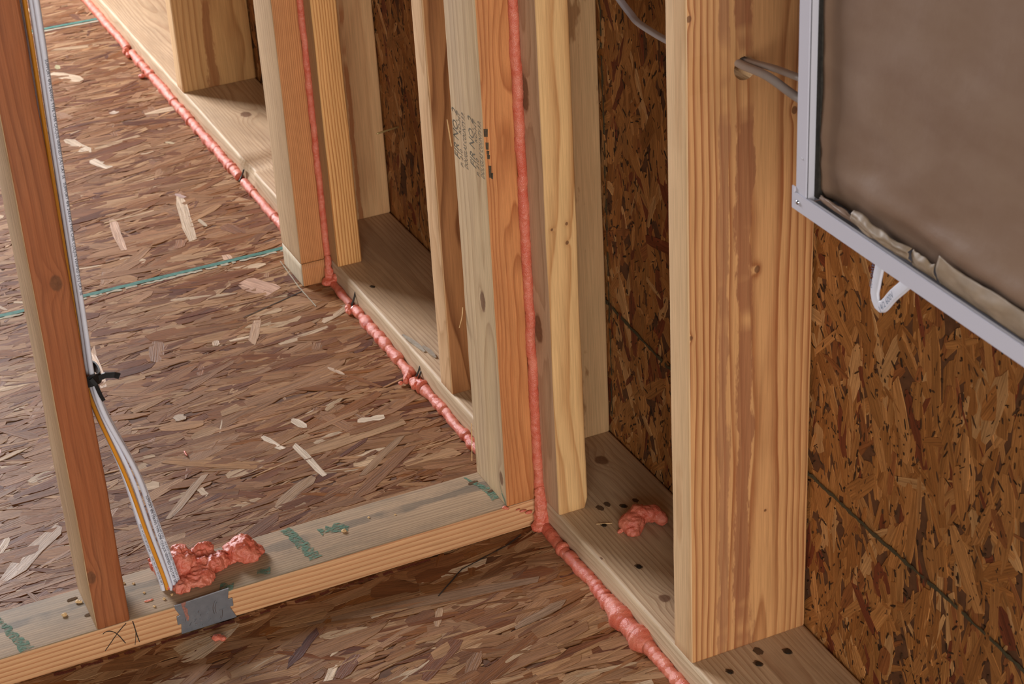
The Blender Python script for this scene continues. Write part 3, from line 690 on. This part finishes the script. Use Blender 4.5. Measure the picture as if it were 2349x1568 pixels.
# small wood crumbs on the partition plate
def crumb(x, y, z, r, mat, label, name='wood_crumb', cat='crumb', grp=None, sq=.6):
    bm = bmesh.new(); bmesh.ops.create_icosphere(bm, subdivisions=2, radius=r)
    for v_ in bm.verts:
        q = mnoise.noise(v_.co*(1.6/r)+Vector((x*99, y*99, 0))); v_.co *= 1+q*.7; v_.co.z *= sq
    me = bpy.data.meshes.new(name); bm.to_mesh(me); bm.free(); me.materials.append(mat)
    o = bpy.data.objects.new(name, me); COL.objects.link(o); o.location = (x, y, z); tag(o, label, cat, grp); return o
for i, (x, y, r) in enumerate([(-.570, .045, .003), (-.5505, .062, .0028), (-.5480, .0605, .0022), (-.462, .020, .0018), (-.476, .012, .0016), (-.452, .0235, .0018), (-.236, .047, .003), (-.495, .072, .0018), (-.485, .066, .0016), (-.479, .043, .0015), (-.20, .06, .0015), (-.17, .05, .0013)]):
    crumb(x, y, T+r*.45, r, M['chip'], 'tiny pale wood crumb lying on the green-marked plate', grp='wood crumbs on the green-marked plate')

# ------------------------------------------------------------------ sealant
def bead(path, r, label, seed=0, pitch=.011, amp=.22, flat=1.0, lumps=(), name='sealant_bead', rscale=None, step=.0014):
    pts = catmull(path, step); n = len(pts); R = np.random.default_rng(seed)
    L = sum((pts[i+1]-pts[i]).length for i in range(n-1))
    cuts = [0.0]
    while cuts[-1] < L+.05: cuts.append(cuts[-1]+pitch*R.uniform(.55, 1.5))
    cuts = np.array(cuts); am = R.uniform(.3, 1.25, len(cuts)); ph = R.uniform(0, 6.28, len(cuts))
    seg = 18
    def sec(i, arc):
        k = np.searchsorted(cuts, arc, side='right')-1; t = (arc-cuts[k])/(cuts[k+1]-cuts[k])
        bulge = (math.sin(math.pi*min(1, t*.80+.10))**.45)*am[k]
        rr = r*(rscale(arc/L) if rscale else 1.0)
        rr *= (1-amp*1.0+amp*1.6*bulge+.10*mnoise.noise(Vector((arc*35, seed, 0))))
        for (c, wd, a) in lumps: rr *= 1+a*math.exp(-((arc/L-c)/wd)**2)
        ox = r*.18*mnoise.noise(Vector((arc*28, seed+5, 1))); oy = r*.10*mnoise.noise(Vector((arc*28, seed+9, 1)))
        out = []
        for j in range(seg):
            a = 2*math.pi*j/seg
            q = rr*(1+.10*mnoise.noise(Vector((math.cos(a)*1.3, math.sin(a)*1.3, arc*140+seed)))+.05*math.sin(a+ph[k]))
            out.append((ox+q*math.cos(a), oy+q*math.sin(a)*flat))
        return out
    V, F = sweep(pts, sec, up=Vector((.02, .03, 1)) if abs(pts[0].z-pts[-1].z) < .1 else Vector((0, 1, .02)))
    # close ends to points
    o = mesh(name, V, F, M['foam'], smooth=True); tag(o, label, 'sealant'); return o
bead([(-.0046, -.0015, .052), (-.0046, -.0012, .3), (-.0050, -.0015, .6), (-.0046, -.0012, .95)], .0058, 'pink sealant bead running up the near corner beside the ink-stamped stud', 3, .02, .10, name='sealant_bead')
bead([(-.0040, .7345, .044), (-.0036, .7350, .3), (-.0038, .7345, .7), (-.0036, .7350, .95)], .0050, 'pink sealant bead running up the farther corner above the plate block', 5, .022, .08)
bead([(-.0045, -.016, .004), (-.0065, -.06, .0045), (-.0055, -.16, .004), (-.0085, -.235, .006), (-.0075, -.275, .006), (-.0055, -.34, .004), (-.0060, -.50, .004), (-.006, -.75, .004)], .0076,
     'fat pink sealant bead on the floor running from the near corner towards the camera', 7, .012, .20, lumps=((.275, .03, .75), (.335, .02, .75), (.23, .015, .3)))
bead([(-.0045, .094, .004), (-.0055, .20, .0045), (-.0045, .29, .004), (-.006, .365, .0055)], .0070, 'pink sealant bead on the floor behind the ink-stamped stud, up to the black nails', 11, .012, .26, lumps=((.96, .05, .35),))
bead([(-.0060, .402, .0045), (-.0065, .47, .005), (-.0050, .56, .0045), (-.0050, .622, .004)], .0074, 'ropy coiled pink sealant bead on the floor between the two pairs of black nails', 13, .016, .34)
bead([(-.0050, .640, .004), (-.0055, .69, .004), (-.0040, .727, .004)], .0060, 'short smooth pink sealant bead meeting the farther corner at the floor', 17, .014, .10)
bead([(-.0060, .828, .004), (-.0060, .95, .004), (-.0055, 1.10, .004), (-.0060, 1.142, .004)], .0072, 'pink sealant bead on the floor just beyond the farther corner, up to the notch', 19, .012, .22)
bead([(-.0060, 1.165, .005), (-.0065, 1.45, .005), (-.0060, 1.70, .0045), (-.0060, 1.845, .005)], .0085, 'glossy pink sealant bead beyond the notch at upper left', 23, .014, .26)
bead([(-.0060, 1.872, .005), (-.0060, 2.1, .005), (-.0060, 2.5, .005)], .0080, 'farthest pink sealant bead at the top left corner', 29, .02, .12)

def blob(name, parts, label, seed=0, vox=.0016, amp=.003, fs=60, floor_z=None, cat='sealant'):
    """lumpy foam: fused ellipsoids (centre, radii), voxel-joined and roughened"""
    bm = bmesh.new()
    for (c, r) in parts:
        g = bmesh.ops.create_icosphere(bm, subdivisions=3, radius=1.0)
        for v_ in g['verts']:
            v_.co = Vector((v_.co.x*r[0]+c[0], v_.co.y*r[1]+c[1], v_.co.z*r[2]+c[2]))
    me = bpy.data.meshes.new(name); bm.to_mesh(me); bm.free(); o = bpy.data.objects.new(name, me); COL.objects.link(o)
    md = o.modifiers.new('r', 'REMESH'); md.mode = 'VOXEL'; md.voxel_size = vox
    sm = o.modifiers.new('s', 'SMOOTH'); sm.factor = .6; sm.iterations = 6
    dg = bpy.context.evaluated_depsgraph_get(); dg.update(); new = bpy.data.meshes.new_from_object(o.evaluated_get(dg)); o.modifiers.clear(); o.data = new
    new.materials.clear(); new.materials.append(M['foam'])
    n = len(new.vertices); co = np.empty(n*3); new.vertices.foreach_get('co', co); no = np.empty(n*3); new.vertices.foreach_get('normal', no)
    co = co.reshape(-1, 3); no = no.reshape(-1, 3)
    for i in range(n):
        p = Vector(co[i]*fs)+Vector((seed, seed*.3, 0)); q = mnoise.noise(p)*amp+(.45-abs(mnoise.noise(p*1.9))*2)*amp*.55+mnoise.noise(p*4.5)*amp*.28+mnoise.noise(p*10)*amp*.12
        co[i] += no[i]*q
    if floor_z is not None: co[:, 2] = np.maximum(co[:, 2], floor_z)
    new.vertices.foreach_set('co', co.ravel()); new.polygons.foreach_set('use_smooth', np.ones(len(new.polygons), dtype=bool)); new.update()
    tag(o, label, cat); return o
E_ = lambda x, y, z, a, b, c: ((x, y, z), (a, b, c))
blob('foam_blob', [E_(-.428, .058, .052, .016, .017, .022), E_(-.418, .036, .043, .022, .017, .010), E_(-.402, .050, .047, .020, .018, .011), E_(-.437, .030, .041, .012, .013, .007),
     E_(-.388, .054, .045, .014, .012, .012), E_(-.402, .067, .055, .016, .010, .009), E_(-.397, .055, .045, .024, .013, .009), E_(-.376, .055, .043, .012, .010, .006), E_(-.432, .066, .062, .008, .008, .010), E_(-.440, .052, .046, .010, .012, .012)],
     'big glossy pink foam heap around the foot of the white cables', 3, .0010, .0044, 62, T)
blob('foam_blob', [E_(-.357, .058, .048, .018, .018, .014), E_(-.350, .052, .043, .016, .015, .009), E_(-.367, .062, .046, .013, .013, .011)],
     'round pink foam lump at the right end of the foam heap on the green-marked plate', 8, .0010, .0032, 60, T)
blob('foam_blob', [E_(-.4530, .0650, .0465, .0075, .0085, .0075), E_(-.4565, .0735, .0475, .0055, .006, .006), E_(-.4585, .0795, .0490, .0035, .004, .0038), E_(-.460, .0840, .0515, .0022, .0025, .0022)],
     'small shell-shaped pink foam curl left of the cables', 4, .001, .0012, 160, T)
blob('foam_blob', [E_(-.4475, .037, .040, .007, .005, .003), E_(-.441, .034, .040, .005, .005, .003)], 'brownish pink foam crumbs packed at the hole where the cables enter the plate', 9, .0008, .0015, 200, T)
blob('foam_blob', [E_(.0620, -.113, .047, .0155, .0145, .013), E_(.0740, -.107, .050, .0165, .013, .012), E_(.0870, -.110, .050, .0140, .011, .011), E_(.0960, -.120, .046, .0085, .009, .008), E_(.058, -.123, .043, .010, .009, .007)],
     'curved pink foam lump lying on the plate in the near stud bay', 21, .0012, .0022, 75, T)
blob('foam_crumb', [E_(.0460, -.1125, .0405, .0035, .003, .0025), E_(.0495, -.1130, .0415, .003, .0025, .003), E_(.0520, -.119, .0405, .003, .002, .0025)],
     'small pink crumbs at the left tip of the curved foam lump', 22, .0007, .001, 300, T)
# corner blobs where vertical beads meet the floor
blob('foam_blob', [E_(-.0050, -.0055, .050, .0068, .0060, .010), E_(-.0052, -.0070, .034, .0085, .0070, .014), E_(-.0060, -.0080, .016, .0100, .0080, .013), E_(-.0075, -.0105, .005, .0135, .0100, .006)],
     'thick pink sealant knob at the foot of the near corner seam', 31, .0012, .0016, 120, .0003)
blob('foam_fleck', [E_(-.0200, -.0030, .0235, .0050, .0022, .0022), E_(-.0270, -.0022, .0275, .0050, .0016, .0016), E_(-.0330, -.0016, .0310, .0035, .0012, .0011)],
     'thin pink whisker smeared left from the near sealant knob', 33, .0006, .0005, 300, .0005)
blob('foam_fleck', [E_(-.0505, -.001, .0395, .0030, .0025, .0022), E_(-.0475, -.003, .0380, .0022, .0018, .002)], 'tiny pink fleck at the foot of the ink-stamped stud', 34, .0006, .0005, 300)
blob('foam_blob', [E_(-.0050, .7300, .036, .0055, .0055, .012), E_(-.0058, .7280, .018, .0068, .0062, .012), E_(-.0095, .7240, .006, .0110, .0090, .006), E_(.0005, .7170, .014, .0058, .0060, .006), E_(-.002, .7190, .008, .006, .006, .006)],
     'pink sealant knot at the foot of the farther corner seam', 36, .0012, .0014, 120, .0003)
blob('foam_blob', [E_(-.0110, .3800, .006, .008, .010, .007), E_(-.0060, .3700, .007, .007, .010, .007), E_(-.0140, .3720, .006, .006, .005, .007), E_(-.0030, .385, .009, .004, .005, .005)],
     'knobbly pink sealant lump just below the bent black nails', 38, .0011, .0016, 130, .0003)
blob('foam_blob', [E_(-.0150, .398, .006, .006, .006, .007), E_(-.0190, .392, .005, .0045, .005, .006), E_(-.0100, .405, .006, .006, .006, .006)],
     'pink sealant stub curling away left of the bent black nails', 40, .0010, .0013, 150, .0003)
blob('foam_crumb', [E_(-.0270, .3935, .003, .0035, .0035, .003)], 'round pink crumb on the floor left of the curled sealant stub', 41, .0007, .0008, 250, .0003)
blob('foam_blob', [E_(-.0130, .629, .005, .006, .007, .006), E_(-.0160, .622, .004, .004, .005, .005)], 'small pink lump around the bent nail before the farther corner', 42, .0009, .0012, 150, .0003)
blob('foam_blob', [E_(-.0140, 1.858, .006, .007, .008, .008), E_(-.0160, 1.835, .005, .005, .008, .006)], 'frayed pink lump at the gap of the far bead, upper left', 43, .0011, .0022, 150, .0003)
blob('foam_crumb', [E_(-.0220, 1.715, .004, .006, .006, .004)], 'dull pink crumb beside the far bead at upper left', 44, .001, .0015, 200, .0003)
blob('foam_fleck', [E_(-.0030, .868, .030, .0022, .0022, .018), E_(-.0040, .880, .018, .0025, .0025, .012)], 'thin pink flap standing on the plate edge behind the far corner stud', 45, .0008, .0008, 200)
blob('foam_crumb', [E_(-.4210, -.030, .003, .0060, .0050, .003), E_(-.4150, -.034, .003, .004, .004, .003)], 'flat pink crumb on the floor below the steel nail plate', 46, .0008, .0014, 250, .0003)
blob('foam_fleck', [E_(-.3385, .4275-.06, .002, .0015, .008, .0015)], 'slim pink fleck on the floor beside the cables', 47, .0006, .0004, 300, .0003)
blob('foam_fleck', [E_(-.4780, .0260, .0385, .006, .0016, .001)], 'pink smear on the plate between the brown stud and the cables', 48, .0006, .0006, 300)

# ------------------------------------------------------------------ cables
def flatcable(name, path, w, h, mat, label, cat='cable', twist=None, up=Vector((0, 1, 0)), texts=(), inkm=None, grp=None):
    pts = catmull(path, .004); n = len(pts); ring = []
    for j in range(20):
        a = 2*math.pi*j/20; c, s_ = math.cos(a), math.sin(a)
        rr = h/2; x = (w/2-rr)*(1 if c > 0 else -1)+rr*c if w > h else rr*c; ring.append((x, rr*s_))
    arcs = [0]
    for i in range(1, n): arcs.append(arcs[-1]+(pts[i]-pts[i-1]).length)
    tot = arcs[-1]
    def tw(a): return twist(a/tot) if twist else 0.0
    def sec(i, arc):
        t = tw(arcs[i]); c, s_ = math.cos(t), math.sin(t); return [(a*c-b*s_, a*s_+b*c) for a, b in ring]
    V, F = sweep(pts, sec, up=up)
    o = mesh(name, V, F, mat, smooth=True)
    tag(o, label, cat, grp)
    for (body, size, start, side, rep) in texts:      # side: angle of the face the print sits on
        TV = []; TF = []; s0 = start
        tv, tf = text_mesh(body, size)
        wd = max(q.x for q in tv); hh = max(q.y for q in tv)
        for r_ in range(rep):
            base = len(TV)
            for q in tv:
                arc = s0+wd-q.x
                k = int(np.searchsorted(arcs, arc))-1; k = max(0, min(k, n-2)); f_ = (arc-arcs[k])/(arcs[k+1]-arcs[k]); p = pts[k].lerp(pts[k+1], f_)
                t = (pts[min(k+2, n-1)]-pts[max(k-1, 0)]).normalized(); sd_ = t.cross(up).normalized(); u = sd_.cross(t).normalized()
                an = tw(arc)+side; off = (q.y-hh/2)
                hd = (h/2 if abs(math.cos(side)) < .5 else w/2)+.0003
                dirn = sd_*math.cos(an)+u*math.sin(an); acr = -sd_*math.sin(an)+u*math.cos(an)
                if abs(off) > h*.30 and abs(math.cos(side)) >= .5: hd -= .0006
                TV.append(p+dirn*hd+acr*(-off))
            TF += [tuple(i+base for i in g) for g in tf]; s0 += wd+.004
        t_ = mesh('printed_text', TV, TF, inkm or M['ink']); t_.parent = o
    return o
sx = -.5064   # right side of the brown stud
def cpath(i, bx, by, sxo, syo, bow=0.0):
    return [(bx-.004, by+.002, .018), (bx, by, .040), (bx-.012+bow*.6, by+.001, .12), (bx*.5+(sx+sxo)*.5+.001+bow, (by+syo)/2, .20), (sx+sxo+.006, syo, .285), (sx+sxo, syo, .333), (sx+sxo+.0015, syo, .40), (sx+sxo*1.15+.0045, syo+.001, .60), (sx+sxo*1.3+.007, syo, .80), (sx+sxo*1.3+.010, syo, 1.3)]
CT = 'SUPPORT 4PR 24AWG TYPE CMR C(UL)US VERIFIED (UL) CAT 5E'
flatcable('cable', cpath(0, -.4580, .0400, .0030, .047), .009, .0044, M['cable'], 'leftmost white cable in the bundle strapped to the brown stud', up=Vector((1, 0, 0)), texts=[('AWG 14-2 WITH GROUND 600 V', .0028, .03, math.pi, 2)])
flatcable('cable', cpath(1, -.4535, .0390, .0028, .0365, -.001), .0080, .0042, M['cable_yellow'], 'yellow cable showing between the white ones', up=Vector((1, 0, 0)))
flatcable('cable', cpath(2, -.4495, .0365, .0075, .037), .009, .0044, M['cable'], 'white cable just right of the yellow one', up=Vector((1, 0, 0)))
flatcable('cable', cpath(3, -.4445, .0355, .0098, .026, .003), .0060, .0056, M['cable'], 'lilac-white round cable with long black printed text in the middle of the bundle', up=Vector((1, 0, 0)), texts=[(CT, .0044, .03, math.pi-.25, 1), (CT, .0044, .42, math.pi-.25, 2)])
flatcable('cable', cpath(4, -.4395, .0370, .0125, .040, .001), .009, .0046, M['cable'], 'rightmost white cable of the bundle, small print along it', up=Vector((1, 0, 0)), texts=[('14-3 WITH GROUND TYPE NM-B 600 V (UL)', .0030, .03, math.pi, 3)])
flatcable('cable', [(-.4500, .052, .020), (-.4490, .052, .06), (-.468, .052, .15), (-.490, .053, .27), (sx+.009, .052, .335), (sx+.009, .052, .6), (sx+.010, .052, 1.3)], .009, .0044, M['cable_gray'], 'greyish cable at the back of the bundle, behind the printed ones', up=Vector((1, 0, 0)))
st_ = empty('cable_staple', (sx, .04, .333))
def sub(name, v, f, mat, parent, smooth=False):
    o = mesh(name, v, f, mat, smooth=smooth); o.parent = parent; o.location = -Vector(parent.location); return o
tag(st_, 'black plastic cable strap on the side of the brown stud, one tail sticking out', 'strap')
V, F = sweep(catmull([(sx+.0004, .019, .333), (sx+.010, .018, .334), (sx+.0175, .024, .334), (sx+.0185, .045, .333), (sx+.012, .060, .332), (sx+.0004, .062, .332)], .002), lambda i, a: [(-.0009, -.006), (.0009, -.006), (.0009, .006), (-.0009, .006)])
sub('strap_band', V, F, M['black'], st_)
V, F = sweep([(sx+.012, .020, .334), (sx+.022, .019, .336), (sx+.031, .017, .335), (sx+.036, .017, .332)], lambda i, a: [(-.0009, -.0032), (.0009, -.0032), (.0009, .0032), (-.0009, .0032)])
sub('strap_tail', V, F, M['black'], st_)
V, F = sweep([(sx+.006, .017, .338), (sx+.010, .016, .330), (sx+.013, .016, .316), (sx+.015, .016, .310)], lambda i, a: [(-.003, -.002), (.003, -.002), (.003, .002), (-.003, .002)], up=Vector((1, 0, 0)))
sub('strap_clip', V, F, M['black'], st_)

# cables through the big stud and behind the framed box
def round_path(path, w, h, mat, label, **k): return flatcable('cable', path, w, h, mat, label, **k)
round_path([(.0560, -.30, .690), (.0548, -.345, .6955), (.0530, -.372, .6975), (.050, -.420, .7035), (.050, -.475, .7005), (.05, -.60, .70), (.05, -.75, .72)], .0085, .0070, M['cable_gray'], 'lower grey cable coming out of the hole in the big near stud', up=Vector((0, 0, 1)))
round_path([(.0660, -.30, .689), (.0640, -.345, .694), (.0615, -.372, .6990), (.058, -.420, .7090), (.050, -.475, .7200), (.05, -.60, .735), (.05, -.75, .76)], .0080, .0050, M['cable_gray'], 'upper grey cable coming out of the hole in the big near stud', up=Vector((0, 0, 1)))
round_path([(.118, .052, .72), (.120, .038, .66), (.120, .010, .642), (.112, -.04, .635), (.100, -.09, .6385), (.082, -.20, .655), (.0645, -.29, .682), (.0560, -.345, .6875)], .0085, .0050, M['cable'], 'pale cable drooping across the top of the near stud bay', up=Vector((0, 0, 1)))
# loop under the white frame
lp = [(.030, -.6340, .690), (.030, -.6325, .640), (.030, -.6245, .600), (.030, -.6225, .5870), (.030, -.6270, .5790), (.030, -.6350, .5810), (.030, -.6480, .5970), (.030, -.6640, .6140), (.030, -.686, .640), (.030, -.70, .70)]
flatcable('cable', lp, .0105, .0036, M['cable'], 'loop of white flat cable with blue print hanging below the white frame', up=Vector((1, 0, 0)), twist=lambda t: math.pi/2*0,
          texts=[('AWG 14/2', .0052, .082, 0+0, 1)] and [], inkm=M['blueink'])
bl = [o for o in bpy.data.objects if o.get('label', '').startswith('loop of white')][0]
# print on the broad face that looks at the room (-X side) of the rising limb, and inside of the falling limb
def loop_text(body, size, a, b, out):
    tv, tf = text_mesh(body, size, .1); hh = max(q.y for q in tv); a = Vector(a); b = Vector(b); t = (b-a).normalized(); nrm = Vector(out).normalized(); acr = nrm.cross(t).normalized()
    V = [a+t*q.x+acr*(q.y-hh/2)+nrm*.0003 for q in tv]; o = mesh('printed_text', V, tf, M['blueink']); o.parent = bl; return o

# ------------------------------------------------------------------ steel nail plate on the plate edge
npb = empty('nail_plate', (-.423, -.001, .021))
tag(npb, 'galvanised steel nail plate with notched ends on the front edge of the green-marked plate', 'nail plate')
x0, x1, z0, z1 = -.4562, -.3895, .0005, .0425
out = [(x0+.003, z0), (x1+.0015, z0+.0005), (x1-.0045, .0165), (x1-.0045, .0175), (x1-.0005, .0175), (x1-.0005, .0285), (x1-.0050, .0285), (x1-.0055, .0295), (x1-.003, z1+.0005), (x0, z1-.0015), (x0, z1-.006), (x0+.0042, .0265), (x0+.0004, .0255), (x0+.0004, .0140), (x0+.0045, .0145)]
V = [(a, -.0018, b) for a, b in out]+[(a, -.0004, b) for a, b in out]; n = len(out)
F = [tuple(range(n))]+[tuple(range(2*n-1, n-1, -1))]+[(i, i+n, (i+1) % n+n, (i+1) % n) for i in range(n)]
o = sub('steel_plate', V, F, M['steel'], npb); md = o.modifiers.new('b', 'BEVEL'); md.width = .0004; md.segments = 2
def emb(pts, w=.0005, name='embossed_mark'):
    V, F = sweep([Vector((a, -.0020, b)) for a, b in pts], lambda i, a: [(-w, 0), (0, w), (w, 0), (0, -w)], up=Vector((0, 1, 0))); return V, F
def px2(u, v):   # fraction on the plate: u 0..1 left-right, v 0..1 top-bottom
    return (x0+u*(x1-x0), z1-v*(z1-z0)-.001*(1-u)*0)
marks = []
dots = [(.40, .28), (.375, .42), (.405, .42), (.372, .48), (.40, .55), (.31, .42), (.325, .50), (.29, .55), (.30, .65), (.385, .68), (.41, .66), (.385, .80), (.42, .86), (.385, .92), (.415, 1.04-.1), (.54, .36), (.56, .44), (.52, .58), (.545, .70), (.525, .74), (.17, .62), (.16, .80), (.19, .88), (.21, .90), (.30, .85), (.32, .84), (.57, .97-.08), (.60, .92)]
lines_ = [((.29, .72), (.33, .64)), ((.52, .56), (.565, .50)), ((.525, .84), (.57, .76)), ((.375, .46), (.39, .41)), ((.40, .59), (.42, .54)), ((.20, .80), (.24, .70)), ((.38, .985-.06), (.40, .90)), ((.41, .90), (.43, .85)), ((.29, .80), (.33, .80)), ((.385, .74), (.42, .75))]
arcs_ = [[(.645, .66), (.635, .50), (.655, .36), (.695, .24)], [(.68, .66), (.67, .50), (.69, .38), (.72, .30)], [(.735, .92), (.765, .84), (.785, .72), (.79, .60)], [(.73, .86), (.755, .78)], [(.14, .62), (.15, .54), (.18, .50)], [(.735, .60), (.80, .58), (.86, .55)]]
V = []; F = []
def addm(v, f):
    global V, F
    b = len(V); V += v; F += [tuple(i+b for i in g) for g in f]
for a, b in dots:
    p = px2(a, b); addm(*emb([(p[0]-.0003, p[1]), (p[0]+.0003, p[1]+.0002)], .00055))
for a, b in lines_: addm(*emb([px2(*a), px2(*b)], .0005))
for ar in arcs_: addm(*emb([(q.x, q.y) for q in catmull([(*px2(*a), 0) for a in ar], .001)], .00035))
o = sub('embossed_mark', V, F, M['steel_bright'], npb); o['kind'] = 'stuff'
pl = [(.115, .02), (.20, .0), (.185, .10), (.16, .14), (.21, .26), (.20, .40), (.215, .52), (.19, .64), (.17, .62), (.15, .44), (.135, .26), (.12, .14)]
V = [(px2(a, b)[0], -.0021, px2(a, b)[1]) for a, b in pl]; o = sub('foam_smear', V, [tuple(range(len(V)))], plain('dried_smear', (156, 106, 92), .6, .3, var=.5, vs=500), npb)
for sx_, zz in ((x0+.0022, .0262), (x0+.0048, .0080), (x1-.0030, .0270)):
    pass

# ------------------------------------------------------------------ white framed box with kraft paper
fx = -.013
bx = empty('framed_box', (.02, -.9, .66))
tag(bx, 'white metal framed wall box lined with brown kraft paper at upper right', 'box')
Y1, Y0 = -.5695, -1.12; Zb, Zt = .6525, 1.45; fw = .0155; fh = .0158
def bpart(name, lo, hi, mat, bev=.0005):
    o = box(name, lo, hi, mat, None, bev); o.parent = bx; o.location = Vector(o.location)-Vector(bx.location); return o
bpart('side_flange', (fx-.0012, Y1-fw, Zb+.010), (fx+.0002, Y1, Zt), M['frame'])
bpart('side_lip', (fx-.0002, Y1-fw-.0006, Zb+.012), (fx+.007, Y1-fw+.0004, Zt), M['frame_in'])
bpart('bottom_flange', (fx-.0024, Y0, Zb), (fx-.0010, Y1+.0042, Zb+fh), M['frame'])
bpart('bottom_lip', (fx-.0012, Y0, Zb+fh-.0012), (fx+.002, Y1-fw, Zb+fh-.0002), M['frame_in'])
bpart('corner_tab', (fx-.0024, Y1-.0005, Zb+fh-.001), (fx-.0010, Y1+.0042, Zb+fh+.0045), M['frame'])
bpart('box_side', (fx+.0, Y1-.003, Zb+.004), (.11, Y1-.0018, Zt), M['frame_in'])
bpart('box_bottom', (fx+.0, Y0, Zb+.003), (.11, Y1-.003, Zb+.0042), M['frame_in'])
bpart('box_back', (.109, Y0, Zb+.004), (.1105, Y1-.003, Zt), M['frame_in'])
bpart('top_flange', (fx-.0012, Y0, Zt), (fx+.0002, Y1, Zt+.016), M['frame'])
bpart('far_flange', (fx-.0012, Y0-.016, Zb), (fx+.0002, Y0, Zt+.016), M['frame'])
for (yy, zz) in ((Y1-.0055, Zb+.0085), (Y1-.0085, .7005), (Y1-.0085, .826+.02)):
    V, F = [], []
    seg = 14
    for (d, r) in ((.0, .0021), (.0009, .0020), (.0016, .0012), (.0018, .0001)):
        for j in range(seg): a = 2*math.pi*j/seg; V.append((fx-.0023-d if zz < .69 else fx-.0010-d*.5, yy+r*math.cos(a)*(1 if zz < .69 else .55), zz+r*math.sin(a)*(1 if zz < .69 else .55)))
    for i in range(3):
        for j in range(seg): F.append((i*seg+j, i*seg+(j+1) % seg, (i+1)*seg+(j+1) % seg, (i+1)*seg+j))
    F.append(tuple(3*seg+j for j in range(seg)))
    sub('rivet', V, F, M['steel_bright'] if zz < .69 else M['frame_in'], bx, True)
bpart('gap_shade', (fx+.006, Y1-fw-.0065, Zb+fh), (fx+.012, Y1-fw-.0006, Zt), M['gap_shade'], 0)  # dark strips added for the shade in the gap behind the lip
bpart('gap_shade', (fx+.008, Y1-fw-.016, Zb+fh-.0004), (fx+.022, Y1-fw-.001, Zb+fh+.0012), M['gap_shade'], 0)
def grid(name, nu, nv, fn, mat, th=.0006, parent=bx):
    V = [fn(i/nu, j/nv) for j in range(nv+1) for i in range(nu+1)]; F = [(j*(nu+1)+i, j*(nu+1)+i+1, (j+1)*(nu+1)+i+1, (j+1)*(nu+1)+i) for j in range(nv) for i in range(nu)]
    o = sub(name, V, F, mat, parent, True); md = o.modifiers.new('t', 'SOLIDIFY'); md.thickness = th; return o
ya = Y1-fw-.0060
def cardf(u, v):
    y = ya+(Y0+.004-ya)*u+.0010*mnoise.noise(Vector((v*60, 1, 0)))*(1 if u < .01 else 0); z = Zb+fh+.0005+(Zt-Zb-fh)*v**1.6
    d = z-(Zb+fh); e = min(1, (ya-y)/.012)
    x = fx+.010+.010*(1-e)**2*0+ .006*math.exp(-d/.012) - .004*math.exp(-((d-.028)/.010)**2)*min(1, u*8) + .0022*mnoise.noise(Vector((y*16, z*22, 3)))+.0016*mnoise.noise(Vector((y*38+z*30, z*60, 1)))*math.exp(-d/.06)
    x -= .0030*math.exp(-((ya-y)/.006)**2)
    return (x, y, z)
grid('kraft_liner', 150, 110, cardf, M['card'])
def foldf(y0, y1, z0, h, dep, sd, crease=1.0):
    def fn(u, v):
        y = y0+(y1-y0)*u; z = z0+h*v*(1-.18*math.sin(math.pi*u)*0)+.004*mnoise.noise(Vector((u*3+sd, v, 0)))*v
        x = fx+.006-dep*math.sin(math.pi*v*.85)*(.6+.4*math.sin(math.pi*u))+crease*.0026*mnoise.noise(Vector((y*42+sd, v*3.1, sd)))+crease*.0006*mnoise.noise(Vector((y*160, v*8+u*5, sd)))
        return (x, y, z)
    return fn
grid('paper_fold', 60, 24, foldf(-.645, -.722, Zb+fh-.001, .0135, .008, 2.0, 1.3), M['paper'])
grid('paper_fold', 60, 18, foldf(-.598, -.655, Zb+fh-.001, .0080, .004, 5.0, .6), M['card'])
grid('paper_fold', 30, 20, foldf(-.724, -.752, Zb+fh-.002, .0145, .005, 7.0, .5), M['paper'])
grid('paper_fold', 80, 20, foldf(-.756, -.95, Zb+fh-.002, .0230, .006, 9.0, .5), M['paper'])
loop_text('14/2 600V', .0070, (.0238, -.6380, .5805), (.0238, -.6640, .6140), (-1, 0, 0))
loop_text('AWG 600', .0055, (.0245, -.6265, .6180), (.0245, -.6235, .5880), (-1, 0, 0))
bpy.context.view_layer.update()
